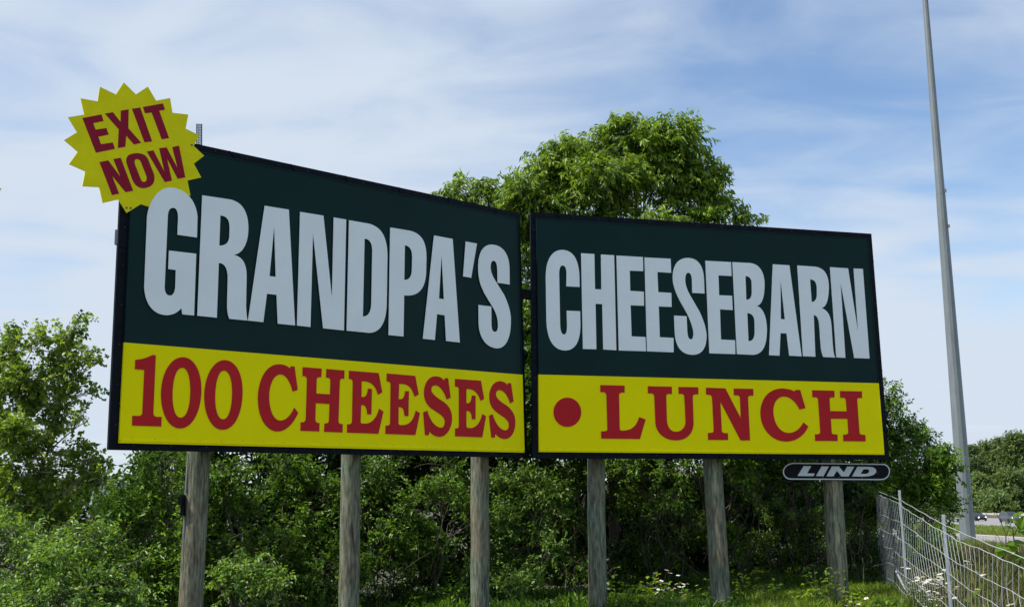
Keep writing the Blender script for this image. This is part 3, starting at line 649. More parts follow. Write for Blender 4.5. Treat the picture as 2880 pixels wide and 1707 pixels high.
plant('broadleaf_tree', 'tree almost wholly past the left edge, only a leafy branch tip showing', 'tree',
 [(-30, 480, 12, 18, 14, .6), (-130, 520, 60, 60, 14), (-190, 640, 80, 90, 14), (-230, 800, 110, 110, 14.)],
 V(-300, 1430, 14)[:2], L_COTTON, 'palebark', dens=100, k=8, tl=.25, L=.07, Wd=.055, droop=.35, trunk_r=.05, tint0=.3, subr=.2, flop=1.0)
# --- trees right of the billboards
D2 = 24.
plant('broadleaf_tree', 'dense dark green tree beside the right end of the right billboard', 'tree',
 [(2160, 960, 22, 26, D2, .8), (2170, 1030, 45, 55, D2), (2205, 1080, 52, 48, D2), (2190, 1150, 70, 60, D2), (2120, 1100, 60, 80, D2), (2130, 1220, 90, 60, D2), (2090, 1000, 50, 80, D2, .6)],
 V(2150, 1380, D2)[:2], L_SHRUB, dens=280, k=10, tl=.34, L=.09, Wd=.045, trunk_r=.12, tint0=.38, subr=.24)
plant('broadleaf_tree', 'low rounded tree with sunlit tips behind the fence, left of the lamp mast', 'tree',
 [(2262, 1112, 42, 34, 21.5), (2240, 1165, 62, 50, 21.5), (2300, 1150, 34, 38, 21.5), (2305, 1200, 38, 38, 21.5), (2255, 1230, 70, 40, 21.5), (2185, 1230, 60, 40, 21.5)],
 V(2245, 1330, 21.5)[:2], L_SHRUB, dens=270, k=10, tl=.28, L=.085, Wd=.048, trunk_r=.08, tint0=.55, subr=.2, group=None)
# --- thicket below and behind the boards: one shrub after another
G = 'shrubs of the thicket behind the billboards'
def shrub(label, cl, bx, D, m=L_SHRUB, **kw):
    a = dict(dens=330, k=10, tl=.26, L=.066, Wd=.034, trunk_r=.035, stems=4, subr=.15, tint0=.42, shell=.4, fork=.15, flop=.8); a.update(kw)
    return plant('shrub', label, 'shrub', cl, V(bx, 1440, D)[:2], m, group=G, **a)
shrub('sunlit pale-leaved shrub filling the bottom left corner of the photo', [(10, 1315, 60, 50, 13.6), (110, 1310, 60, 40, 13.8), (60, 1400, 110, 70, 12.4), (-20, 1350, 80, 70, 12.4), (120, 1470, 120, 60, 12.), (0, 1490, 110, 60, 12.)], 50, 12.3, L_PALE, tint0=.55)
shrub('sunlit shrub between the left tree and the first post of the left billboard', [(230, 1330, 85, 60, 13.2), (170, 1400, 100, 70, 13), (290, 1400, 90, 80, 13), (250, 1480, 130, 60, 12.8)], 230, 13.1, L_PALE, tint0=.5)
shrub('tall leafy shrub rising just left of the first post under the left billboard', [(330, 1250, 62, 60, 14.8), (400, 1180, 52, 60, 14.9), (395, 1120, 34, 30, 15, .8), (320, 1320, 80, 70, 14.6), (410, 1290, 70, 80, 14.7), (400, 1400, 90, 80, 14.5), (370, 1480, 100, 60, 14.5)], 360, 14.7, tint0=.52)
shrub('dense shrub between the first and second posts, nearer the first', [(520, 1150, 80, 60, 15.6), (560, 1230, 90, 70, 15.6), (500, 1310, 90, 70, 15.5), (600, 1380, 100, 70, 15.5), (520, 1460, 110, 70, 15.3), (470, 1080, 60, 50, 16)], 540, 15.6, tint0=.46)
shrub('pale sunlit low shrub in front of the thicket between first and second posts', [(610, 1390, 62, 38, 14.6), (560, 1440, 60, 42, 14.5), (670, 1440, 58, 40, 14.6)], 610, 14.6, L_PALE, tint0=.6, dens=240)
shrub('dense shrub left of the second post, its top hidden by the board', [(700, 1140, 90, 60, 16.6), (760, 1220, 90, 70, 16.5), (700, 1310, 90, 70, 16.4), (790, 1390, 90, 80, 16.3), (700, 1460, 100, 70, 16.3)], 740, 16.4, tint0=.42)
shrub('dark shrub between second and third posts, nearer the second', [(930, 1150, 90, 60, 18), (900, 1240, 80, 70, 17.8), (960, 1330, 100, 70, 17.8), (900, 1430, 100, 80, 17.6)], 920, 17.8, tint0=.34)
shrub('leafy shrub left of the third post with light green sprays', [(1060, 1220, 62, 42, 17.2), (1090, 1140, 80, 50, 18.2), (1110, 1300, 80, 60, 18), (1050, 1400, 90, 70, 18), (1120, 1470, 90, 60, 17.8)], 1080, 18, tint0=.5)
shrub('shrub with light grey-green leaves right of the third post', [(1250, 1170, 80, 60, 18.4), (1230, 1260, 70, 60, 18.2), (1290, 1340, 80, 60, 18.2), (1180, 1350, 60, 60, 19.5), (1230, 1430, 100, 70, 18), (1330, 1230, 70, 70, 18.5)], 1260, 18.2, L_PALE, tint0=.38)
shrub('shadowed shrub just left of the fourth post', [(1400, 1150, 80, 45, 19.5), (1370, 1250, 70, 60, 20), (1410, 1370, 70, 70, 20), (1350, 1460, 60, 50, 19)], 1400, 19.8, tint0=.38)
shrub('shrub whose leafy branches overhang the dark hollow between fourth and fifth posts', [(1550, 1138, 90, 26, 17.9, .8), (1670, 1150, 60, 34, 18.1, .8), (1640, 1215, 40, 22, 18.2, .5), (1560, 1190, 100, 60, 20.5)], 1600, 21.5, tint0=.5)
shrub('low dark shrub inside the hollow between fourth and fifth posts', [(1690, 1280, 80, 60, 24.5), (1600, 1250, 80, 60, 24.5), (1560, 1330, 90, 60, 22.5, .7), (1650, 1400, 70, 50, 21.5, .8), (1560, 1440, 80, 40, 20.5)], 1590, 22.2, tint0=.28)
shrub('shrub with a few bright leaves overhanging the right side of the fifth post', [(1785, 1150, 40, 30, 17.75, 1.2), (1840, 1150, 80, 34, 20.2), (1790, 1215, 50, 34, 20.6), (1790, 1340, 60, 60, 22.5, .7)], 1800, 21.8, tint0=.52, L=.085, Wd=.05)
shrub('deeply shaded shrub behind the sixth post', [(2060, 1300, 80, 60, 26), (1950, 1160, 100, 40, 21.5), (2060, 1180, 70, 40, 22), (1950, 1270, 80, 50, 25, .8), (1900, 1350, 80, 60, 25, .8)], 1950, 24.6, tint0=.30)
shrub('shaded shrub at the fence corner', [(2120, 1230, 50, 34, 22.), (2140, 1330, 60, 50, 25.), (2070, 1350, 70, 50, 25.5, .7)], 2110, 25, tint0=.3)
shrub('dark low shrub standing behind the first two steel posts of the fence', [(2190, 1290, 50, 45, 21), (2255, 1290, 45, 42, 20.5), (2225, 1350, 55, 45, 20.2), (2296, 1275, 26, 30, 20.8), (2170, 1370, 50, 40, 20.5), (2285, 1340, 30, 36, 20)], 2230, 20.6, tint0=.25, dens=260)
# deeper rows that close the thicket
G2 = 'understorey trees deep inside the thicket'
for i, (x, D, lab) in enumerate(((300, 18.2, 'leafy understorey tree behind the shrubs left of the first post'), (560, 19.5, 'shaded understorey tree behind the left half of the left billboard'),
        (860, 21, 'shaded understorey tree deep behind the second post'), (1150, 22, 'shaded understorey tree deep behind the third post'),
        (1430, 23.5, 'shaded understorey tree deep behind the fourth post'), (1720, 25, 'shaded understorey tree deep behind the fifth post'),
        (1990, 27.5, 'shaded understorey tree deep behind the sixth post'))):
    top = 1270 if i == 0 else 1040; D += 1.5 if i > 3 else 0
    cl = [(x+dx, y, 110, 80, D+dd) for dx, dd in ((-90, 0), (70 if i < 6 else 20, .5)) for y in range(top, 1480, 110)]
    DB = 16.6+(x-860)/1130*2.9     # hidden crown clumps just behind the boards, added to shade the thicket
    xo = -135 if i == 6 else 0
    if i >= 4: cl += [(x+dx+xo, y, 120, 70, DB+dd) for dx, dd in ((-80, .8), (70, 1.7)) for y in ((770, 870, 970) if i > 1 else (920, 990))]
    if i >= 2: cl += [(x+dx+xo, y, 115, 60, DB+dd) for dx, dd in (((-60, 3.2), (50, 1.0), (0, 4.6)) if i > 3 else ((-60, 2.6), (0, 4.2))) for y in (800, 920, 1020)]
    plant('understorey_tree', lab, 'tree', cl, V(x, 1440, D)[:2], L_SHRUB, group=G2, dens=125, k=8, tl=.4, L=.13, Wd=.08, trunk_r=.09, tint0=.08, tvar=.12, subr=.35, stems=2, fork=.2)  # very low leaf tint paints in the deep shade of the thicket
# bare stems inside the thicket
db = MB()
for k in range(46):
    x = random.uniform(900, 2120); y = random.uniform(1330, 1480); D = 16.9+(x-900)/1200*4.6+random.uniform(-.3, .6)
    a = V(x, y, D); b = a+np.array([random.gauss(.0, .35), random.gauss(0, .2), random.uniform(.3, 1.1)])
    sp = bend(a, b, 6, .1, .1); db.tube(sp, [.009*(1-.7*i/6) for i in range(7)], 5)
    for q in range(2):
        e = sp[random.randint(2, 5)]; db.tube(bend(e, e+np.array([random.gauss(0, .25), random.gauss(0, .1), random.uniform(.05, .4)]), 4, .1, .1), [.004, .0035, .003, .0025, .002], 4)
o = db.build('bare_stems', 'vine'); tag(o, 'thin bare grey stems and dead twigs tangled under the thicket', 'dead twigs', kind='stuff')
# dry vines over the fence corner
dv = MB()
for k in range(20):
    a = V(random.uniform(2085, 2150), random.uniform(1330, 1440), random.uniform(19.5, 21)); 
    b = V(random.uniform(2085, 2165), random.uniform(1195, 1260), random.uniform(19.5, 21))
    if k % 3 == 0: b = a+np.array([random.gauss(0, .4), random.gauss(0, .2), random.gauss(.1, .3)])
    if k % 7 == 0: a = V(1990+random.uniform(0, 60), random.uniform(1240, 1330), 21); b = V(2130, 1205, 20.5)
    sp = bend(a, b, 9, .14, .1); dv.tube(sp, [.007*(1-.6*i/9) for i in range(10)], 5)
o = dv.build('dry_vines', 'vine'); tag(o, 'tangle of dry brown vines over the far corner of the fence', 'vines')

# ------------------------------------------------------------------ wire fence
FY = {2150: 20.3, 2201: 16.8, 2303: 12.4, 2504: 8.4}
fence = empty('wire_fence', (0, 0, 0))
pA = V(2197, 1203, 16.7); pB = V(2304, 1264, 12.4)
fdir = (pB-pA)[:2]/np.linalg.norm((pB-pA)[:2]); flen = np.linalg.norm((pB-pA)[:2])
fence.location = (pA[0], pA[1], float(gz(pA[0], pA[1]))); tag(fence, 'galvanised wire mesh fence on steel posts running towards the camera', 'fence')
def fpt(s, z=0): p = pA[:2]+fdir*s; return np.array([p[0], p[1], z])
def s_of(px, py=1300):    # distance along the fence for a view column
    r = ray(px*K, py*K); A = np.array([[r[0], -fdir[0]], [r[1], -fdir[1]]]); t, s = np.linalg.solve(A, pA[:2]-CAM[:2]); return s, t
def fz(px, py): s, t = s_of(px, py); return s, (CAM+ray(px*K, py*K)*t)[2]
sP = [-flen*.93, 0, flen, flen*2.02]
tops = [fz(2150, 1202)[1]+.02, pA[2], pB[2], pB[2]-.02]
for i, s in enumerate(sP):
    if i == 0: continue
    b = fpt(s); g = float(gz(b[0], b[1])); mb = MB(); ax = np.array([[fdir[0], fdir[1], 0], [-fdir[1], fdir[0], 0], [0, 0, 1]])
    zt = tops[i]+.03; mb.box((b[0], b[1], (g-.2+zt)/2), (.045, .006, zt-g+.2), ax); mb.box(b+ax[1]*.018+[0, 0, (g-.2+zt)/2], (.006, .03, zt-g+.2), ax)
    for e in (-1, 1): mb.box(b+ax[1]*.014+ax[0]*.0225*e+[0, 0, (g-.2+zt)/2], (.005, .022, zt-g+.2), ax)
    for z in np.arange(g+.2, zt, .22): mb.box(b-ax[1]*.005+[0, 0, z], (.012, .008, .02), ax)
    mb.build('post', 'galv', fence)
def chain(pts):            # list of view points -> (s, z)
    return sorted(fz(*p) for p in pts)
top_w = chain([(2150, 1202), (2201, 1222), (2250, 1250), (2299, 1278), (2356, 1304), (2430, 1335), (2504, 1363)])
m_top = chain([(2150, 1210), (2180, 1222), (2196, 1228), (2203, 1236), (2210, 1243), (2250, 1267), (2297, 1294), (2312, 1303), (2340, 1320), (2371, 1334), (2430, 1357), (2504, 1389)])
m_2 = chain([(2150, 1255), (2201, 1277), (2250, 1310), (2297, 1346), (2316, 1360), (2345, 1380), (2420, 1418), (2504, 1460)])
def ip(ch, s): xs_ = [c[0] for c in ch]; zs = [c[1] for c in ch]; return float(np.interp(s, xs_, zs))
def ext(ch, s):
    if s > ch[-1][0]: return ch[-1][1]-.06*(s-ch[-1][0])
    return ip(ch, s)
S0, S1 = sP[0], sP[3]
grid_s = np.arange(S0, S1, .12)
mb = MB()
def hz_row(r, s):
    t0 = ext(m_top, s); t1 = ext(m_2, s)
    g = float(gz(*fpt(s)[:2]))
    if r == 0: z = t0
    elif r == 1: z = t1
    else:
        n = 6; z = t1+(g+.06-t1)*(r-1)/(n-1)
    return z+.005*math.sin(s*3.1+r*2.3)+.003*math.sin(s*8+r)
def offs(r, s): return .018*math.sin(s*1.2+r*1.1)
def wp(r, s, ds=0):
    p = fpt(s+ds, hz_row(r, s+ds)); p[:2] += np.array([-fdir[1], fdir[0]])*offs(r, s+ds)*.6; return p
for r in range(7):
    mb.tube([wp(r, s) for s in np.append(grid_s, S1)], 0.0042 if r == 0 else .0032, 5)
mb.tube([fpt(s, ext(top_w, s)+.003*math.sin(s*5)) for s in np.append(grid_s, S1)], .0042, 5)
mb.build('line_wires', 'wire', fence)
mv = MB(); s = S0; i = 0
while s < S1:
    for r in range(6):
        sh = [.07*math.sin(s*1.15+q*1.3)*(s > 1) + .012*math.sin(s*7.+q) for q in (r, r+1)]
        a = wp(r, s, sh[0]); b = wp(r+1, s, sh[1]); mv.tube([a, b], .0025, 5, cap=False)
    s += .235; i += 1
mv.build('stay_wires', 'wire', fence)
br = MB(); br.tube([fpt(-.05, .35), fpt(-1.3, .55)], .018, 6); br.build('brace', 'galv', fence)

# ------------------------------------------------------------------ grasses and weeds
def grass(name, label, n, region, h, w, m, lean=.35, tint0=.5, kind='stuff', clumpy=0):
    lv = Leaves(); P = region(n); n = len(P)
    if clumpy:
        c = P[rng.integers(0, max(2, n//clumpy), n)]; P = c+rng.normal(0, .07, (n, 2))
    z = gz(P[:, 0], P[:, 1]); P3 = np.stack([P[:, 0], P[:, 1], z-.02], 1)
    D = unit(np.stack([rng.normal(0, lean, n), rng.normal(0, lean, n), np.ones(n)], 1)); H = h*rng.uniform(.4, 1.25, n)
    Nn = unit(rng.normal(size=(n, 3))*[1, 1, .2])
    lv.add(P3, D, Nn, H, w*rng.uniform(.6, 1.3, n), tint0+rng.normal(0, .22, n), fold=.2, wide=.45)
    # arching tips
    q = P3+D*H[:, None]*.62; D2_ = unit(D+np.stack([rng.normal(0, .6, n), rng.normal(0, .6, n), np.full(n, -.35)], 1))
    lv.add(q, D2_, Nn, H*.5, w*rng.uniform(.5, 1., n), tint0+.05+rng.normal(0, .22, n), fold=.2, wide=.3)
    o = lv.build(name, m); tag(o, label, 'grass', kind=kind); TOTAL[0] += 2*n; return o
def cone_region(x0, x1, y0, y1, side=None):
    """uniform ground points seen between view columns x0..x1 and depths y0..y1"""
    def f(n):
        Y = np.sqrt(rng.uniform(y0**2, y1**2, n)); px = rng.uniform(x0, x1, n)*K
        r = (px-1440)/F; X = (RT[0]*r)/(FWD[1]+r*RT[1])*Y*1.02
        P = np.stack([X, Y], 1)
        if side is not None:
            rel = (P-pA[:2]); sd = rel[:, 0]*-fdir[1]+rel[:, 1]*fdir[0]
            P = P[(sd > .05) if side > 0 else (sd < -.05)]
        return P
    return f
p6 = V(2052, 1478, 17.35)[:2]
def keepout(f):
    def g(n):
        P = f(n); d = P-p6; front = (np.abs(d[:, 0]+.0) < .42) & (d[:, 1] < .1) & (d[:, 1] > -1.3)
        return P[~((np.hypot(d[:, 0], d[:, 1]) < .5) | (front & (rng.uniform(size=len(P)) < .93)))]
    return g
camside = np.sign((CAM[:2]-pA[:2]) @ np.array([-fdir[1], fdir[0]]))
grass('tall_grass', 'bright sunlit grass at the foot of the sixth post', 11000, keepout(cone_region(1785, 2190, 16.2, 19.4)), .27, .020, L_BRIGHT, tint0=.35, lean=.45, clumpy=9)
grass('pale_grass', 'pale yellowish grass blades among the green at the foot of the sixth post', 3200, keepout(cone_region(1790, 2190, 16.0, 18.6)), .32, .012, L_GRASS, tint0=.85, lean=.5, clumpy=7)
grass('leafy_weeds', 'broad-leaved ground weeds between the posts and the thicket', 12000, keepout(cone_region(1250, 2200, 16.2, 21)), .20, .06, L_SHRUB, tint0=.45, lean=1.2, clumpy=7)
grass('ground_grass', 'low grass and leaf litter plants covering the shaded ground under the thicket', 12000, cone_region(1500, 2300, 19, 27), .20, .02, L_SHRUB, tint0=.4, clumpy=4)
grass('verge_grass', 'rough grass behind the wire fence', 16000, cone_region(2150, 2800, 8.5, 24, side=-camside), .50, .010, L_GRASS, tint0=.5, clumpy=5)
grass('dry_grass', 'dry straw-coloured seed stalks behind the fence', 5000, cone_region(2150, 2800, 8.5, 30, side=-camside), .62, .007, L_DRY, tint0=.5, lean=.2, clumpy=5)
grass('field_grass', 'grassy slope between the fence and the highway', 26000, cone_region(2230, 2750, 22, 90), .40, .035, L_GRASS, tint0=.55)
def strip_region(s0, s1, t0, t1):
    def f(n):
        s = rng.uniform(s0, s1, n); t = rng.uniform(t0, t1, n); return a1[:2]+RN*s[:, None]+RD*t[:, None]
    return f
grass('median_grass', 'yellow-green grass on the highway median', 26000, strip_region(.3, E_fn-.3, -60, 110), .38, .10, L_GRASS, tint0=.75)
grass('verge_weeds', 'low weeds in front of the shrubs under the billboards', 15000, cone_region(860, 1790, 15.4, 19.0), .28, .05, L_SHRUB, tint0=.4, lean=.8, clumpy=6)
# bare soil and pebbles round the foot of the sixth post
sm = MB(); n = 26; P = [p6+np.array([math.cos(2*math.pi*k/n)*(.75+.15*math.sin(k*2.1)), math.sin(2*math.pi*k/n)*(.8+.12*math.sin(k*1.3))-.25]) for k in range(n)]
vs = [(*p6, float(gz(*p6))+.035)]+[(*p, float(gz(*p))-.015) for p in P]; sm.add(vs, [(0, 1+k, 1+(k+1) % n) for k in range(n)], 0, True)
mat('dirt', (.16, .12, .085), .95, scale=9, col2=(.34, .27, .20), detail=9, bump=.8)
tag(sm.build('bare_soil', 'dirt'), kind='structure')
pb = MB()
for k in range(150):
    a_ = random.uniform(0, 6.3); q = p6+np.array([math.cos(a_), math.sin(a_)])*random.uniform(.2, .8)+[0, -.2]; z = float(gz(*q))+.025; h = random.uniform(.008, .022)
    pb.tube([(q[0], q[1], z-h), (q[0], q[1], z), (q[0]+.004, q[1], z+h*.6)], [h*.7, h, h*.4], 6)
tag(pb.build('pebbles', 'concrete'), 'pale pebbles scattered on the bare soil round the sixth post', 'pebbles', kind='stuff')
# broad weeds
def weed(label, px, py, D, n, h, m, L=.06, Wd=.04, group=None):
    b = V(px, py, D); g = float(gz(b[0], b[1])); root = empty('weed', (b[0], b[1], g)); tag(root, label, 'weed', group)
    lv = Leaves(); st = MB()
    for k in range(n):
        top = np.array([b[0]+random.gauss(0, h*.35), b[1]+random.gauss(0, h*.3), g+h*random.uniform(.6, 1.1)])
        sp = bend((b[0]+random.gauss(0, .03), b[1], g-.02), top, 5, .08, .05); st.tube(sp, [.005, .0045, .004, .003, .0025, .002], 5)
        c = np.array([sp[i] for i in (2, 2, 3, 3, 4, 4, 5, 5, 5)]); nn = len(c)
        D_ = unit(rng.normal(size=(nn, 3))*[1, 1, .3]); lv.add(c, D_, unit(rng.normal(size=(nn, 3))*.4+[0, 0, 1]), L*rng.uniform(.6, 1.3, nn), Wd*rng.uniform(.7, 1.2, nn), rng.uniform(.2, .9, nn))
    st.build('stems', 'vine', root); lv.build('leaves', m, root); return root
weed('leafy weed growing against the left side of the sixth post', 2020, 1440, 17.1, 16, .62, L_SHRUB, .075, .05)
for i_, (wx, wy, wD, wh, wl) in enumerate(((1700, 1455, 17.6, .5, 'weed clump left of the fifth post'), (1830, 1430, 18.4, .55, 'shaded weed right of the fifth post'), (1890, 1462, 17.2, .42, 'upright weed in the sunlit grass, nearer the fifth post'),
        (1960, 1455, 17.0, .4, 'upright weed in the sunlit grass, nearer the sixth post'), (1480, 1450, 17.4, .6, 'tall weed just right of the fourth post'), (1540, 1462, 16.8, .45, 'low weed between the fourth post and the daisies'))):
    weed(wl, wx, wy, wD, 12, wh, L_BRIGHT if i_ % 2 else L_SHRUB, .08, .045)
weed('small bushy weed right of the sixth post', 2090, 1470, 17.0, 12, .32, L_BRIGHT, .06, .045)
weed('light green weed in shade between the fourth and fifth posts', 1610, 1400, 17.2, 16, .55, L_BRIGHT, .07, .045)
weed('low leafy weed against the foot of the fifth post', 1735, 1470, 16.4, 12, .35, L_SHRUB, .07, .05)
weed('three-lobed pale weed left of the daisies', 1600, 1450, 16.2, 10, .5, L_BRIGHT, .08, .05)
weed('broad dark weed at the fence foot', 2170, 1470, 15.8, 14, .28, L_SHRUB, .08, .06)
weed('bright weed sprig in the fence foreground grass', 2340, 1460, 10.6, 8, .42, L_BRIGHT, .07, .055)

# ------------------------------------------------------------------ daisies
def daisy_mesh():
    st = MB(); st.tube([(0, 0, -.5), (.01, .01, -.25), (0, 0, 0)], [.0025, .002, .002], 4)
    hd = MB(); n = 15
    for k in range(n):
        a = 2*math.pi*k/n; c, s_ = math.cos(a), math.sin(a); w = .0055
        hd.add([(c*.006, s_*.006, .001), (c*.018-s_*w, s_*.018+c*w, .003), (c*.028, s_*.028, -.001), (c*.018+s_*w, s_*.018-c*w, .003)], [(0, 1, 2, 3)])
    dc = MB(); dc.tube([(0, 0, -.002), (0, 0, .003), (0, 0, .006)], [.008, .008, .004], 8)
    return st, hd, dc
proto = None
def daisy(px, py, D, label, group, sc=1.0):
    global proto
    p = V(px, py, D); tilt = (random.gauss(.15, .2), random.gauss(-.1, .2), random.uniform(0, 6))
    if proto is None:
        st, hd, dc = daisy_mesh(); r = empty('daisy'); a = st.build('stem', L_GRASS, r); b = hd.build('flower_head', 'petal', r); c = dc.build('disc', 'disc', b)
        proto = r
    else:
        r = proto.copy(); COL.objects.link(r)
        for ch in [q for q in proto.children]:
            c = ch.copy(); COL.objects.link(c); c.parent = r
            for g in ch.children:
                d = g.copy(); COL.objects.link(d); d.parent = c
    g = float(gz(p[0], p[1])); r.location = tuple(p); r.rotation_euler = tilt; s_ = sc*random.uniform(.8, 1.2); r.scale = (s_, s_, s_)
    st = [c for c in r.children if c.name.startswith('stem')][0]; st.scale = (1, 1, max(.3, (p[2]-g)/.5/s_)); tag(r, label, 'flower', group)
for x, y in ((858, 905), (940, 883), (962, 903), (1019, 919), (871, 944), (902, 957), (886, 965), (925, 975), (860, 1008), (880, 1018), (912, 1022), (952, 1008),
             (995, 1010), (978, 1022), (1028, 998), (1008, 980), (1058, 980), (1086, 980), (1058, 997), (1086, 1020), (1150, 991), (1040, 1040), (1064, 1057), (868, 1043), (1062, 1080), (930, 1035)):
    daisy((1500+x/2.504)/K, (1250+y/2.504)/K, 14.5+random.uniform(-.25, .25), 'white daisy in the cluster between the fourth and fifth posts', 'daisies between the posts', 1.0)
FD = 'white daisy in the drift growing along the wire fence'
for k in range(150):
    x = random.gauss(2262, 38); y = random.gauss(1436, 26)
    if not (2185 < x < 2345 and 1385 < y < 1500): continue
    s_, t_ = s_of(x, y); D = (CAM+ray(x*K, y*K)*t_)[1]+random.uniform(.15, 1.6)
    daisy(x, y, D, FD, 'daisies along the fence', 1.2)
for x, y, D in ((2365, 1372, 12.5), (2372, 1380, 12.3), (2390, 1398, 12), (2403, 1405, 11.5), (2212, 1420, 15), (2080, 1470, 16.3), (2100, 1476, 16.2), (2118, 1462, 16.4), (2137, 1478, 16.1), (2150, 1455, 16.3), (2070, 1480, 16.3), (2390, 1440, 10.5), (2470, 1478, 9.5)):
    daisy(x, y, D, FD if x > 2160 else 'white daisy in the grass right of the sixth post', 'daisies along the fence' if x > 2160 else 'daisies by the sixth post', 1.2)

# ------------------------------------------------------------------ sapling at the right edge
sap_D = 10.4
def Z3v(x, y): return V((2080+x/2.9275)/K, (1200+y/2.9275)/K, sap_D)
b = Z3v(2150, 1480); gs = float(gz(b[0], b[1])); sap = empty('sapling', (b[0], b[1], gs)); tag(sap, 'young sapling with a few large bright leaves in front of the highway', 'sapling')
st = MB()
def stem(pts, r0, r1):
    P = [Z3v(*p) for p in pts]; n = len(P); st.tube(P, [r0+(r1-r0)*i/(n-1) for i in range(n)], 6)
st.tube([(b[0]+.05, b[1], gs-.05), b], .018, 7)
stem([(2150, 1480), (2160, 1390), (2175, 1330)], .017, .013); stem([(2175, 1330), (2160, 1200), (2172, 1050), (2195, 950), (2190, 880), (2150, 780), (2110, 700)], .008, .003)
stem([(2175, 1330), (2250, 1260), (2300, 1150), (2312, 1090), (2270, 1000), (2255, 900), (2250, 830)], .011, .004); stem([(2195, 900), (2230, 800), (2260, 740)], .004, .002)
stem([(2172, 1000), (2130, 900), (2090, 860)], .003, .002); stem([(2255, 900), (2290, 830), (2310, 760)], .004, .002); stem([(2160, 1200), (2120, 1100), (2110, 900), (2120, 880)], .004, .002)
st.build('stems', 'bark', sap)
def bigleaf(lv_, p, d, L, Wd):
    p = np.array(p); d = np.array(d, float); d /= np.linalg.norm(d); s_ = np.cross(d, [0, -.5, 1.]); s_ /= np.linalg.norm(s_); n_ = np.cross(s_, d)
    prof = [(0, 0), (.04, .32), (.18, .5), (.42, .48), (.7, .28), (.88, .1), (1, 0)]
    vs = []; 
    for t, w in prof: vs.append(p+d*L*t-n_*L*.15*t*t)
    for sg in (1, -1):
        for t, w in prof: vs.append(p+d*L*t+s_*Wd*w*sg+n_*(.12*Wd*w*2)-n_*L*.15*t*t)
    n = len(prof); fs = []
    for sg, o_ in ((1, n), (-1, 2*n)):
        for i in range(n-1): fs.append((i, i+1, o_+i+1, o_+i) if sg > 0 else (i, o_+i, o_+i+1, i+1))
    lv_.add(vs, fs, 0, True)
lf = MB()
for (x, y, dx, dz, L) in ((2190, 985, -1, -.25, .13), (2200, 960, .6, -.1, .12), (2255, 960, .9, .1, .12), (2245, 975, -.4, -.6, .12), (2255, 840, -.5, .1, .13), (2300, 850, .9, .5, .15), (2290, 860, .6, -.3, .13),
    (2300, 830, .2, .9, .12), (2160, 990, -.5, -.8, .12), (2310, 1040, .3, -.9, .12), (2300, 1050, -.6, -.4, .1), (1930, 1400, .2, .5, .10), (1900, 1440, -.6, .2, .09), (2260, 745, .4, .6, .07), (2200, 720, -.6, .2, .07), (2215, 760, .6, -.2, .08), (2280, 730, .5, .3, .08), (2230, 800, -.5, .1, .08)):
    bigleaf(lf, Z3v(x, y), (dx, -.35, dz), L, L*.85)
lm_ = L_BRIGHT.copy(); lf.build('leaves', L_BRIGHT, sap)

